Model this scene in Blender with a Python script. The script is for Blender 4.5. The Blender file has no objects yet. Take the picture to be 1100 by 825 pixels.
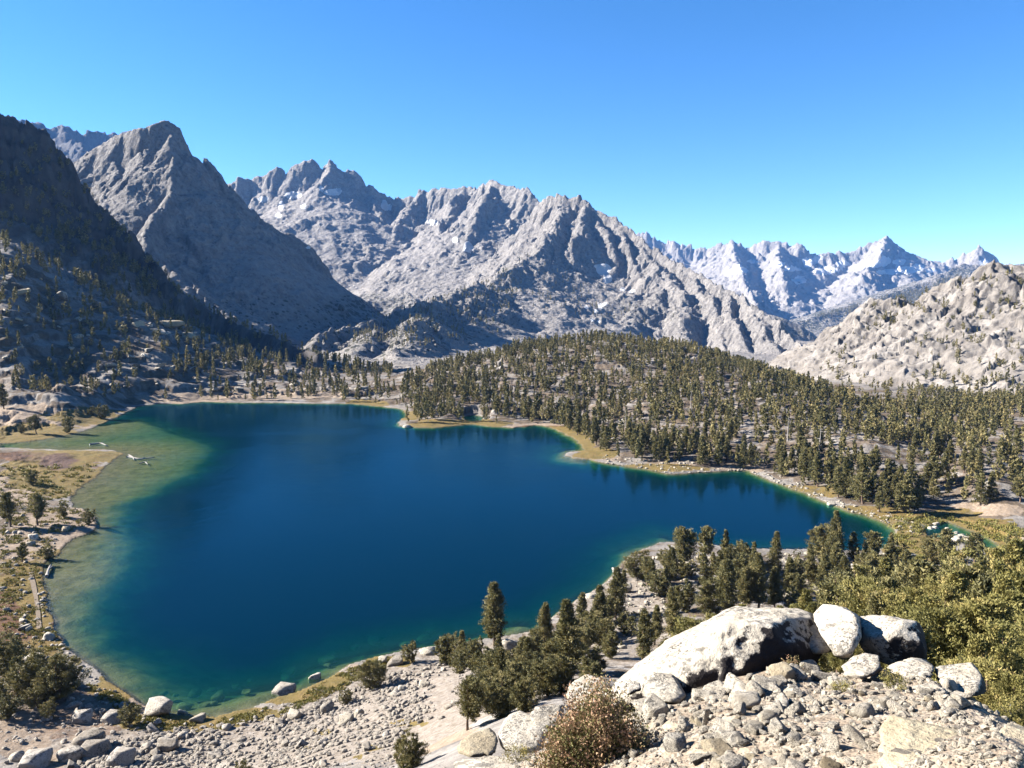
import bpy, bmesh, math, random
import numpy as np
from mathutils import Vector, Matrix

# ------------------------------------------------------------------ camera, sky, sun, exposure
SC = bpy.context.scene
COL = SC.collection
EYE = 65.0                       # eye height above the lake, metres
FPX = 826.0                      # focal length in pixels of an 1100 px wide frame
PITCH = math.atan((412.5 - 330.0) / FPX)
cam_data = bpy.data.cameras.new("camera")
cam_data.sensor_fit = 'HORIZONTAL'
cam_data.sensor_width = 36.0
cam_data.lens = FPX / 1100.0 * 36.0
cam_data.clip_start = 0.1
cam_data.clip_end = 60000.0
cam = bpy.data.objects.new("camera", cam_data)
cam.location = (0, 0, EYE)
cam.rotation_euler = (math.radians(90) - PITCH, 0, 0)
COL.objects.link(cam)
SC.camera = cam

SUN_ELEV = math.radians(29)
SUN_AHEAD = math.radians(11)     # sun stands to the left, this much in front of the camera's side line
to_sun = Vector((-math.cos(SUN_ELEV) * math.cos(SUN_AHEAD), math.cos(SUN_ELEV) * math.sin(SUN_AHEAD), math.sin(SUN_ELEV)))

world = bpy.data.worlds.new("World")
SC.world = world
world.use_nodes = True
wn, wl = world.node_tree.nodes, world.node_tree.links
wn.clear()
w_out = wn.new('ShaderNodeOutputWorld')
w_bg = wn.new('ShaderNodeBackground')
w_sky = wn.new('ShaderNodeTexSky')
w_sky.sky_type = 'NISHITA'
w_sky.sun_disc = False
w_sky.sun_elevation = SUN_ELEV
w_sky.sun_rotation = math.atan2(to_sun.x, to_sun.y)
w_sky.altitude = 3200
w_sky.air_density = 1.0
w_sky.dust_density = 0.05
w_sky.ozone_density = 1.9
w_bg.inputs['Strength'].default_value = 0.05
w_hsv = wn.new('ShaderNodeHueSaturation')
w_hsv.inputs['Saturation'].default_value = 1.30
w_hsv.inputs['Hue'].default_value = 0.503
wl.new(w_sky.outputs[0], w_hsv.inputs['Color'])
wl.new(w_hsv.outputs[0], w_bg.inputs[0])
wl.new(w_bg.outputs[0], w_out.inputs[0])

sun_data = bpy.data.lights.new("sun", 'SUN')
sun_data.energy = 5.0
sun_data.angle = math.radians(0.53)
sun_data.color = (1.0, 0.94, 0.855)
sun = bpy.data.objects.new("sun", sun_data)
sun.rotation_euler = to_sun.to_track_quat('Z', 'Y').to_euler()
sun.location = (-60, 0, 160)
COL.objects.link(sun)

SC.view_settings.view_transform = 'Standard'
SC.view_settings.look = 'None'
SC.view_settings.gamma = 1.0
SC.view_settings.exposure = 2.35
SC.render.engine = 'CYCLES'
SC.cycles.max_bounces = 5
SC.cycles.diffuse_bounces = 1
SC.cycles.glossy_bounces = 2
SC.cycles.transparent_max_bounces = 8
SC.cycles.volume_bounces = 0

# ------------------------------------------------------------------ helpers
rng = np.random.default_rng(7)
cp, sp = math.cos(PITCH), math.sin(PITCH)


def pix_dir(u, v):
    """direction of a photograph pixel: tan of azimuth, drop per metre of ground distance"""
    a = (np.asarray(u, float) - 550.0) / FPX
    b = -(np.asarray(v, float) - 412.5) / FPX
    dy = cp + b * sp
    dz = -sp + b * cp
    return a / dy, -dz / np.hypot(a, dy)


def to_pix(x, y, z):
    x = np.asarray(x, float); y = np.asarray(y, float); z = np.asarray(z, float) - EYE
    d = np.maximum(y * cp - z * sp, 1e-3)
    b = (y * sp + z * cp) / d
    return 550.0 + FPX * x / d, 412.5 - FPX * b


def at_r(u, v, r):
    tx, s = pix_dir(u, v)
    c = 1 / np.sqrt(1 + tx * tx)
    return np.stack([r * tx * c, r * c, EYE - s * r], -1)


def at_z(u, v, z):
    tx, s = pix_dir(u, v)
    return at_r(u, v, (EYE - z) / s)


def sstep(a, b, x):
    t = np.clip((x - a) / (b - a), 0, 1)
    return t * t * (3 - 2 * t)


def perlin(x, y, seed=0):
    xi = np.floor(x).astype(np.int64); yi = np.floor(y).astype(np.int64)
    xf = (x - xi); yf = (y - yi)
    def g(ix, iy, dx, dy):
        h = (ix * 374761393 + iy * 668265263 + seed * 974634541) & 0xffffffff
        h = ((h ^ (h >> 13)) * 1274126177) & 0xffffffff
        h = (h ^ (h >> 16))
        a = (h & 1023).astype(np.float32) * np.float32(2 * math.pi / 1024)
        return np.cos(a) * dx + np.sin(a) * dy
    u = xf * xf * xf * (xf * (xf * 6 - 15) + 10)
    v = yf * yf * yf * (yf * (yf * 6 - 15) + 10)
    n0 = g(xi, yi, xf, yf) * (1 - u) + g(xi + 1, yi, xf - 1, yf) * u
    n1 = g(xi, yi + 1, xf, yf - 1) * (1 - u) + g(xi + 1, yi + 1, xf - 1, yf - 1) * u
    return (n0 * (1 - v) + n1 * v) * 1.4


def fbm(x, y, oct=4, seed=0, gain=0.5):
    s = 0; a = 1; f = 1
    for i in range(oct):
        s = s + a * perlin(x * f + 17.3 * i, y * f - 9.1 * i, seed + i); a *= gain; f *= 2.03
    return s


def ridged(x, y, oct=4, seed=0, gain=0.5):
    s = 0; a = 1; f = 1
    for i in range(oct):
        s = s + a * (1 - 2 * np.abs(perlin(x * f + 17.3 * i, y * f - 9.1 * i, seed + i))); a *= gain; f *= 2.03
    return s


def facets(x, y, size, seed):
    """broken rock: every cell of a jittered pattern is one tilted face; returns height in units of the cell size"""
    x = x / size; y = y / size
    xi = np.floor(x).astype(np.int64); yi = np.floor(y).astype(np.int64)
    bd = np.full(x.shape, 9.0, np.float32); z = np.zeros(x.shape, np.float32)
    for i in (-1, 0, 1):
        for j in (-1, 0, 1):
            cx, cy = xi + i, yi + j
            h = (cx * 374761393 + cy * 668265263 + seed * 974634541) & 0xffffffff
            h = ((h ^ (h >> 13)) * 1274126177) & 0xffffffff; h = h ^ (h >> 16)
            dx = (x - cx - (h & 255) / 255.0).astype(np.float32); dy = (y - cy - ((h >> 8) & 255) / 255.0).astype(np.float32)
            d = dx * dx + dy * dy
            a = ((h >> 16) & 63).astype(np.float32) * np.float32(6.2832 / 64); k = ((h >> 22) & 255).astype(np.float32) / 255
            f = (np.cos(a) * dx + np.sin(a) * dy) * (.3 + .65 * k) + (k - .5) * .14
            up = d < bd
            bd = np.where(up, d, bd); z = np.where(up, f, z)
    return z


def tag(o, label=None, cat=None, group=None, kind=None):
    if label: o['label'] = label
    if cat: o['category'] = cat
    if group: o['group'] = group
    if kind: o['kind'] = kind
    return o


def mesh_np(name, verts, faces, mat=None, smooth=True, attrs=None):
    """one mesh datablock from arrays; faces is an (n,3) or (n,4) index array"""
    me = bpy.data.meshes.new(name)
    n, k = faces.shape
    me.vertices.add(len(verts)); me.loops.add(n * k); me.polygons.add(n)
    me.vertices.foreach_set('co', np.ascontiguousarray(verts, np.float32).ravel())
    me.loops.foreach_set('vertex_index', np.ascontiguousarray(faces, np.int32).ravel())
    me.polygons.foreach_set('loop_start', np.arange(0, n * k, k, dtype=np.int32))
    me.polygons.foreach_set('use_smooth', np.full(n, smooth, bool))
    for key, val in (attrs or {}).items():
        if val.ndim == 1:
            at = me.attributes.new(key, 'FLOAT', 'POINT'); at.data.foreach_set('value', val.astype(np.float32))
        else:
            at = me.attributes.new(key, 'FLOAT_COLOR', 'POINT'); at.data.foreach_set('color', val.astype(np.float32).ravel())
    me.update(calc_edges=True)
    if mat: me.materials.append(mat)
    return me


def link(name, data, parent=None, loc=None):
    o = bpy.data.objects.new(name, data)
    COL.objects.link(o)
    if parent: o.parent = parent
    if loc is not None: o.location = loc
    return o


class NT:
    """tiny wrapper for building a material's nodes"""
    def __init__(self, name):
        self.m = bpy.data.materials.new(name); self.m.use_nodes = True
        self.t = self.m.node_tree; self.t.nodes.clear()
        self.out = self.t.nodes.new('ShaderNodeOutputMaterial')
    def n(self, typ, ins=None, **kw):
        nd = self.t.nodes.new('ShaderNode' + typ)
        for k, v in kw.items(): setattr(nd, k, v)
        for k, v in (ins or {}).items(): self.set(nd, k, v)
        return nd
    def set(self, nd, k, v):
        s = nd.inputs[k]
        if hasattr(v, 'is_output'): self.t.links.new(v, s)
        elif hasattr(v, 'outputs'): self.t.links.new(v.outputs[0], s)
        else: s.default_value = v
    def noise(self, vec, scale, detail=4, rough=0.55, dist=0.0):
        return self.n('TexNoise', {'Vector': vec, 'Scale': scale, 'Detail': detail, 'Roughness': rough, 'Distortion': dist}).outputs['Fac']
    def vor(self, vec, scale, feature='F1', out='Distance', rand=1.0):
        return self.n('TexVoronoi', {'Vector': vec, 'Scale': scale, 'Randomness': rand}, feature=feature).outputs[out]
    def ramp(self, fac, stops, interp='LINEAR'):
        r = self.n('ValToRGB', {'Fac': fac}); cr = r.color_ramp; cr.interpolation = interp
        while len(cr.elements) < len(stops): cr.elements.new(0.5)
        for e, (p, c) in zip(cr.elements, stops):
            e.position = p
            e.color = (c, c, c, 1) if not hasattr(c, '__len__') else (*c, 1)
        return r.outputs['Color']
    def mix(self, fac, a, b, blend='MIX'):
        nd = self.n('Mix', data_type='RGBA', blend_type=blend)
        self.set(nd, 0, fac)
        for i, v in ((6, a), (7, b)):
            if isinstance(v, (tuple, list)): v = (*v, 1)
            self.set(nd, i, v)
        return nd.outputs[2]
    def math(self, op, a, b=0.0, clamp=False):
        nd = self.n('Math', operation=op, use_clamp=clamp)
        self.set(nd, 0, a); self.set(nd, 1, b); return nd.outputs[0]
    def bump(self, h, dist, strength=1.0, normal=None):
        ins = {'Height': h, 'Distance': dist, 'Strength': strength}
        if normal is not None: ins['Normal'] = normal
        return self.n('Bump', ins).outputs[0]
    def done(self, color, rough=0.9, normal=None, spec=0.2):
        p = self.n('BsdfPrincipled', {'Roughness': rough, 'Specular IOR Level': spec})
        self.set(p, 'Base Color', (*color, 1) if isinstance(color, tuple) else color)
        if normal is not None: self.set(p, 'Normal', normal)
        self.t.links.new(p.outputs[0], self.out.inputs['Surface'])
        return self.m

# ------------------------------------------------------------------ outlines of the waters (where they meet z = 0)
LAKE_PX = [(202,770),(232,770),(273,760),(297,750),(332,739),(356,728),(375,714),(403,706),(430,700),(452,697),(500,690),(554,682),
 (575,677),(600,660),(624,642),(638,635),(652,625),(665,609),(682,594),(709,583),(740,582),(780,588),(818,590),(851,590),(887,591),(920,592),
 (936,593),(952,588),(960,580),(963,570),(956,565),(945,560),(930,554),(917,551),(890,541),(863,530),(845,523),(827,517),(804,506),
 (785,506),(768,507),(745,508),(724,510),(706,507),(692,504),(675,502),(659,499),(645,497),(634,494),(618,493),(606,490),(612,486),(628,484),(626,479),
 (618,472),(610,468),(600,463),(591,459),(575,457),(551,460),(524,458),(510,456),(496,457),(485,458),(465,460),(453,460),(440,459),(428,457),
 (430,452),(437,447),(434,441),(428,439),(418,438),(400,436),(379,434),(340,434),(300,433),(260,433),(218,432),(196,434),(170,434),(147,437),(130,446),(115,453),
 (100,459),(87,464),(60,470),(27,475),(0,477),(0,481),(27,482),(70,484),(109,483),(125,485),(134,488),(125,492),(117,497),(104,511),(94,519),(82,528),(75,536),(80,545),(90,548),(101,556),(104,562),
 (100,570),(90,574),(79,579),(68,588),(58,598),(46,606),(46,618),(48,628),(51,645),(55,664),(61,682),(70,696),(84,706),(95,714),(105,722),(117,732),
 (132,744),(147,755),(164,762),(182,768)]
STREAM_PX = [(992,568),(1005,563),(1018,561),(1035,568),(1059,577),(1074,587),(1078,594),(1062,592),(1045,587),(1035,583),(1018,578),(999,578)]
POOL_PX = [(496,448),(508,446),(519,448),(517,452),(503,453)]


def px_poly(px):
    a = np.array(px, float)
    return at_z(a[:, 0], a[:, 1], 0.0)[:, :2]


LAKE, STREAM, POOL = px_poly(LAKE_PX), px_poly(STREAM_PX), px_poly(POOL_PX)


def poly_sd(px, py, poly):
    """signed distance to a polygon, positive inside"""
    d = np.full(px.shape, 1e9, np.float32); ins = np.zeros(px.shape, bool)
    for (x0, y0), (x1, y1) in zip(poly, np.roll(poly, -1, 0)):
        ex, ey = x1 - x0, y1 - y0
        wx, wy = px - x0, py - y0
        t = np.clip((wx * ex + wy * ey) / (ex * ex + ey * ey + 1e-9), 0, 1)
        d = np.minimum(d, (wx - ex * t) ** 2 + (wy - ey * t) ** 2)
        c = (y0 > py) != (y1 > py)
        with np.errstate(divide='ignore', invalid='ignore'):
            ins ^= c & (px < ex * (py - y0) / (ey if ey != 0 else 1e-9) + x0)
    d = np.sqrt(d)
    return np.where(ins, d, -d)


# shelf of pale shallow water along the left and near shores
SHELF_PX = [(0,470),(90,458),(150,450),(228,476),(222,492),(205,508),(180,522),(150,534),(128,545),(122,565),(132,590),(128,612),(112,632),(94,650),(84,668),(96,690),
 (118,710),(155,735),(212,748),(262,742),(312,732),(352,714),(400,698),(470,688),(540,674),(560,672),(560,700),(400,720),(300,790),(100,790),(0,700)]
SHELF = px_poly(SHELF_PX)
SHELF2 = px_poly([(660,620),(664,598),(682,584),(712,574),(730,580),(700,600),(680,620)])
SHELF3 = px_poly([(596,490),(604,482),(630,480),(632,500),(606,496)])

# ------------------------------------------------------------------ the land: control points (pixel, distance) for the gentle ground
CTRL = []
def cr(u, v, r): CTRL.append((u, *( [float(q) for q in pix_dir(u, v)] ), math.log(r)))
def cz(u, v, z):
    tx, s = pix_dir(u, v); CTRL.append((u, float(tx), float(s), math.log((EYE - z) / float(s))))
def cs(u, pairs):
    for r, z in pairs:
        tx, _ = pix_dir(u, 600); CTRL.append((u, float(tx), (EYE - z) / r, math.log(r)))
for (u, v) in LAKE_PX[::3]: cz(u, v, 0.15)
# outcrop under the camera, its edge and the drop behind it
for u, v, r in [(1100,825,5.3),(980,825,5.5),(860,825,5.8),(760,825,6.2),(680,825,6.9),(600,825,8.0),
                (1100,790,7.3),(980,770,7.9),(860,760,8.3),(760,765,8.5),(680,790,8.2),(620,800,9.2),
                (1060,760,9.6),(1000,735,10.3),(900,730,10.6),(820,724,11.2),(740,748,10.2),(680,765,10.2),(640,778,10.6),(590,802,10.5),
                (1000,735,11.6),(900,732,12.0),(820,728,12.4),(730,752,11.8),(1000,745,13.5),(900,742,14.0),(820,738,14.0),(730,760,13.2),(560,818,10.2),(510,830,10.0)]:
    cr(u, v, r)
cs(1100, [(2.2,62.6),(13,58.0),(20,54.5),(40,45.5),(80,27),(130,11),(180,3.5)])
cs(1000, [(2.2,62.6),(17,54.6),(25,50.5),(40,46.5),(70,33),(120,14),(170,4)])
cs(900, [(2.2,62.7),(17,54.2),(30,50),(60,36),(100,19),(150,6.5),(185,2.2)])
cs(800, [(2.2,62.8),(17,54.2),(30,49),(60,34.5),(100,18),(140,8),(175,3.2)])
cs(700, [(2.2,62.9),(15,55.0),(20,51.5),(40,42.5),(80,23.5),(120,10),(150,4)])
cs(620, [(2.2,62.9),(13,57),(20,52.5),(40,42.5),(80,24.0),(120,9)])
cs(540, [(2.2,62.9),(13,56.5),(25,49.0),(45,39),(60,31.4),(95,17.0),(125,6)])
cs(450, [(2.2,62.8),(8,58.5),(15,54),(30,45),(60,28.5),(80,18.5),(97,13.0),(120,5.8)])
cs(300, [(2.2,62.6),(8,57.5),(20,50),(50,32.5),(80,16),(95,9.6),(110,4.6)])
cs(150, [(2.2,62.4),(20,50),(50,31),(80,12.4),(92,8.4),(105,5.2)])
cs(0, [(2.2,62.4),(20,50),(50,30),(80,13),(105,6.4),(125,3.2)])
cs(-300, [(2.2,62),(50,30),(90,12),(130,6),(200,4),(300,5)])
cs(1350, [(2.2,62),(20,54),(60,38),(120,18),(200,5),(300,4)])
for u, v, z in [(50,690,2.0),(0,680,2.3),(20,640,2.0),(0,600,1.9),(0,560,1.7),(0,520,1.9),(40,520,1.2),(0,497,1.6),(60,500,0.5),(50,455,1.8),(0,440,2.6),(60,437,2.4),
                (850,560,-0),(1000,556,1.6),(1050,545,2.2),(1100,560,2.2),(1060,566,1.2),(985,585,1.0),(1000,600,1.6),(1090,600,3.5),(470,452,1.2),(455,440,1.6),(520,452,.8),(570,452,1.2)]:
    if u == 850: continue
    cz(u, v, z)
# left hillside below the cliffs, far shore
for u, v, r in [(60,410,540),(0,400,560),(0,350,640),(0,300,720),(0,262,790),(100,350,690),(100,310,790),(150,335,790),(170,380,640),(200,350,800),(200,395,640),
                (240,372,760),(300,395,690),(300,412,620),(340,405,660),(370,418,590),(400,420,580),(200,420,580),(120,420,540),(420,424,545),(260,415,610),(-200,300,760),(-200,400,600),(-200,440,500),(-300,250,900)]:
    cr(u, v, r)
# wooded knoll beyond the lake
for u, v, r in [(440,416,560),(480,402,600),(560,381,640),(640,370,660),(720,378,640),(800,400,580),(860,420,530),(930,446,480),
                (560,420,520),(640,430,480),(640,400,560),(720,440,430),(720,405,540),(800,450,400),(800,424,480),(860,470,360),(930,480,340),(930,462,400),
                (1000,505,320),(1000,470,410),(1100,500,330),(1100,470,410),(1000,446,500),(1100,446,500),(1060,520,290)]:
    cr(u, v, r)
cs(480, [(800,0),(1100,-12)]); cs(640, [(780,25),(900,0),(1150,-16)]); cs(800, [(760,2),(1000,-18)]); cs(900, [(620,-4),(800,-20)])
for u in (-700, -200, 150, 420, 640, 860, 1060, 1400, 1700):
    k = max(0.0, (u - 600) / 300.0)
    cs(u, [(1150, -14 - 12 * k), (1700, -22 - 25 * k), (2600, -20 - 55 * k), (4300, -10 - 90 * k), (8000, -60 - 60 * k), (13000, -60)])
cs(1400, [(300, 6), (500, 12)]); cs(1700, [(100, 22), (300, 6), (500, 12)]); cs(-700, [(100, 10), (300, 5), (500, 10)])
CT = np.array(CTRL)[:, 1:]
CT[:, 0] = np.arctan(CT[:, 0])
PA, PB = CT[:, 0] * 5.0, CT[:, 2] * 1.6


def tps_fit():
    n = len(CT)
    r2 = (PA[:, None] - PA[None]) ** 2 + (PB[:, None] - PB[None]) ** 2
    K = np.where(r2 > 0, 0.5 * r2 * np.log(r2 + 1e-12), 0) + np.eye(n) * 0.004
    P = np.stack([np.ones(n), PA, PB], 1)
    A = np.block([[K, P], [P.T, np.zeros((3, 3))]])
    return np.linalg.solve(A, np.concatenate([CT[:, 1], np.zeros(3)]))
TW = tps_fit()


def tps(theta, lr):
    a, b = theta * 5.0, lr * 1.6
    s = TW[-3] + TW[-2] * a + TW[-1] * b
    for i in range(len(CT)):
        r2 = (a - PA[i]) ** 2 + (b - PB[i]) ** 2
        s = s + TW[i] * 0.5 * r2 * np.log(r2 + 1e-12)
    return s

# ------------------------------------------------------------------ ridges of the mountains: (pixel u, v, distance r)
RIDGES = []
def ridge(grp, pts, k1, k2, D, flute=0.0, lam=60.0, w=None):
    a = np.array(pts, float)
    P = at_r(a[:, 0], a[:, 1], a[:, 2])
    if w is None: w = 5.0 if len(pts) > 8 else (9.0 if grp == 3 else 22.0)
    if len(pts) <= 8: P[0, 2] -= 26.0 if grp == 3 else 14.0           # a spur leaves its ridge just below the crest
    RIDGES.append((grp, P, k1, k2, D, flute, lam, w))
# 1 left cliffs
ridge(1, [(-420,40,1150),(-200,70,1080),(-60,105,1010),(0,123,980),(20,127,975),(45,143,970),(62,162,965),(75,180,962),(100,206,955),(130,232,945),(146,262,935),(170,291,915),
          (200,316,890),(225,336,865),(260,354,820),(300,369,770),(340,384,720)], 1.7, 1.02, 60, 9, 20)
# 2 right granite hill
ridge(2, [(868,391,900),(880,384,900),(901,374,900),(912,357,890),(923,342,880),(932,330,875),(942,321,870),(964,319,860),(976,324,855),(1007,309,855),(1037,298,850),(1062,287,850),(1078,283,850),(1100,286,850),(1180,262,850),(1320,230,860)], 0.85, 0.40, 80, 3, 24, 12)
# 3 pyramid peak
ridge(3, [(40,205,2250),(80,173,2150),(100,160,2110),(125,148,2060),(150,139,2020),(165,133,2005),(180,130,2000),(192,138,1998),(205,157,1996),(222,170,1994),(240,185,1990),(262,208,1990),
          (285,232,1990),(305,248,2000),(326,262,2020),(350,285,2050),(370,310,2080)], 1.3, 0.95, 180, 14, 44)
ridge(3, [(180,130,2000),(179,150,1930),(187,180,1850),(181,205,1780),(170,225,1710),(156,250,1620),(152,275,1540)], 1.15, 0.82, 160, 10, 40)
ridge(3, [(205,157,1996),(214,190,1900),(228,225,1810),(236,262,1720),(240,300,1640)], 1.0, 0.75, 100, 9, 40)
ridge(3, [(262,208,1990),(290,262,1880),(312,302,1780),(330,335,1690)], 0.95, 0.7, 90, 8, 40)
ridge(3, [(165,265,1560),(190,290,1500),(215,315,1440),(240,338,1380)], 0.8, 0.55, 50, 7, 30)
ridge(3, [(300,246,2000),(318,285,1880),(345,318,1760),(365,345,1640)], 0.8, 0.7, 70, 9, 36)
ridge(3, [(205,230,1830),(205,262,1700),(196,290,1590)], 0.9, 0.75, 60, 9, 30)
ridge(3, [(150,190,1990),(143,215,1900),(130,240,1800)], 0.9, 0.8, 60, 9, 30)
ridge(3, [(125,148,2060),(122,185,1950),(112,220,1850)], 1.0, 0.85, 120, 9, 40)
# 4 jagged ridge and the long lit ridge to its right
ridge(4, [(225,205,4300),(255,194,4250),(270,193,4250),(283,190,4240),(292,184,4230),(300,182,4220),(307,189,4210),(314,179,4200),(325,177,4200),(335,172,4200),(341,177,4195),(347,183,4190),(354,174,4190),
          (362,180,4185),(370,188,4180),(381,185,4170),(388,191,4160),(396,201,4150),(404,204,4130),(411,207,4120),(418,212,4100),(425,215,4080),(438,212,4040),(452,209,4000),(460,211,3980),(468,206,3950),(482,204,3900),(495,201,3850),
          (505,205,3820),(512,203,3780),(522,198,3720),(531,195,3680),(549,202,3600),(565,206,3520),(578,216,3450),(600,235,3300)], 1.45, 0.43, 240, 24, 70)
ridge(4, [(354,174,4190),(350,192,4050),(338,215,3880),(330,240,3650)], 1.1, 0.5, 90, 14, 60)
ridge(4, [(396,201,4150),(405,225,3920),(412,240,3750)], 1.1, 0.45, 80, 12, 60)
ridge(4, [(452,209,4000),(430,238,3760),(420,262,3500)], 0.9, 0.45, 70, 12, 55)
ridge(4, [(495,201,3850),(480,232,3620),(470,255,3420)], 1.1, 0.45, 80, 14, 50)
ridge(4, [(531,195,3680),(515,225,3450),(505,250,3250),(495,280,3000)], 1.1, 0.45, 90, 14, 50)
# 5 central massif and its spurs
ridge(5, [(578,220,3050),(590,211,2950),(600,212,2920),(609,213,2890),(628,215,2850),(636,222,2830),(644,228,2810),(664,236,2770),(677,248,2730),(691,257,2680),(706,267,2600),(718,281,2520),(745,292,2400),
          (762,298,2330),(784,311,2240),(800,324,2160),(811,329,2100),(827,340,2030),(849,362,1930),(868,373,1860),(880,386,1820)], 1.5, 0.62, 150, 16, 42)
ridge(5, [(609,213,2890),(596,245,2700),(576,272,2500),(584,300,2340),(600,330,2180),(606,352,2040),(610,372,1900)], 1.2, 0.55, 100, 10, 40)
ridge(5, [(576,272,2500),(545,291,2300),(522,304,2160),(500,312,2020),(475,320,1880),(450,330,1760),(420,340,1640),(400,346,1570),(365,357,1450),(330,367,1360)], 0.6, 0.36, 70, 8, 34)
ridge(5, [(450,331,1760),(442,350,1480),(432,370,1250),(425,388,1090)], 0.5, 0.3, 50, 6, 30)
ridge(5, [(400,347,1570),(388,364,1320),(380,386,1110)], 0.5, 0.3, 50, 6, 30)
ridge(5, [(530,345,1960),(536,362,1720),(530,382,1450)], 0.6, 0.36, 50, 6, 30)
ridge(5, [(545,291,2300),(535,318,2130),(530,345,1960),(545,365,1800)], 0.8, 0.5, 50, 8, 34)
ridge(5, [(500,312,2020),(495,345,1800),(470,372,1560),(462,390,1250)], 0.6, 0.45, 50, 7, 30)
ridge(5, [(640,226,2820),(652,250,2700),(658,275,2610),(656,300,2520)], 1.7, 0.75, 90, 10, 26)
ridge(5, [(664,236,2770),(673,262,2660),(684,285,2560),(690,305,2470)], 1.7, 0.75, 90, 10, 26)
ridge(5, [(628,215,2850),(622,245,2700),(612,268,2580)], 1.3, 0.7, 80, 9, 30)
ridge(5, [(691,257,2680),(706,285,2500),(720,303,2360),(735,316,2250),(731,342,2120),(738,368,1980),(742,390,1850)], 1.15, 0.62, 100, 10, 34)
ridge(5, [(720,303,2360),(700,322,2260),(680,338,2160),(665,352,2060)], 0.7, 0.5, 50, 7, 30)
ridge(5, [(745,292,2400),(757,318,2240),(770,345,2100),(776,375,1960)], 1.3, 0.75, 80, 9, 30)
ridge(5, [(784,311,2240),(782,335,2110),(795,360,1980),(812,385,1850)], 1.3, 0.75, 80, 9, 30)
ridge(5, [(811,329,2100),(822,355,1980),(838,382,1850)], 1.2, 0.75, 70, 8, 28)
# 6 far snowy range on the right
ridge(6, [(640,262,8300),(665,256,8300),(688,251,8300),(696,252,8280),(706,261,8260),(715,263,8240),(726,261,8200),(736,265,8200),(745,267,8150),(762,267,8100),(774,263,8080),(786,258,8050),(796,263,8000),(800,268,8000),(811,263,7980),(822,259,7950),(829,262,7950),
          (835,262,7950),(848,264,7930),(860,262,7900),(868,269,7900),(876,275,7900),(890,271,7950),(905,272,8000),(920,270,8050),(934,262,8100),(943,259,8100),(950,255,8100),(955,258,8100),(961,263,8100),(968,270,8100),(975,275,8100),(983,277,8100),(991,280,8150),
          (1003,280,8200),(1015,282,8200),(1026,279,8200),(1035,274,8200),(1044,272,8200),(1052,267,8200),(1062,275,8200),(1073,282,8200),(1100,288,8200),(1150,285,8200),(1250,270,8200)], 1.2, 0.40, 300, 26, 90)
ridge(6, [(786,258,8050),(792,285,7300),(800,305,6700),(812,330,6000)], 0.9, 0.45, 140, 20, 90)
ridge(6, [(835,262,7950),(838,285,7300),(842,305,6700)], 1.0, 0.42, 140, 20, 90)
ridge(6, [(950,255,8100),(944,280,7500),(925,300,6900)], 1.0, 0.4, 140, 20, 90)
# 7 dark wooded shoulder in front of it
ridge(7, [(848,372,4600),(841,350,4900),(870,341,5050),(905,332,5250),(936,323,5450),(965,312,5650),(991,303,5800),(1015,292,5950),(1035,283,6100),(1070,286,6200),(1120,280,6300),(1250,260,6400)], 0.55, 0.34, 100, 10, 70)
# 8 far ridge at the left edge
ridge(8, [(-200,110,6200),(-60,120,6100),(0,127,6050),(16,128,6000),(30,132,6000),(41,133,6000),(55,137,6000),(68,138,6000),(85,142,6000),(101,145,6000),(123,145,6000),(139,146,6000),(170,160,6000),(200,185,6000)], 1.6, 0.5, 300, 30, 80)
ridge(8, [(68,138,6000),(75,152,5600),(90,162,5300)], 1.2, 0.5, 140, 18, 80)


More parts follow.
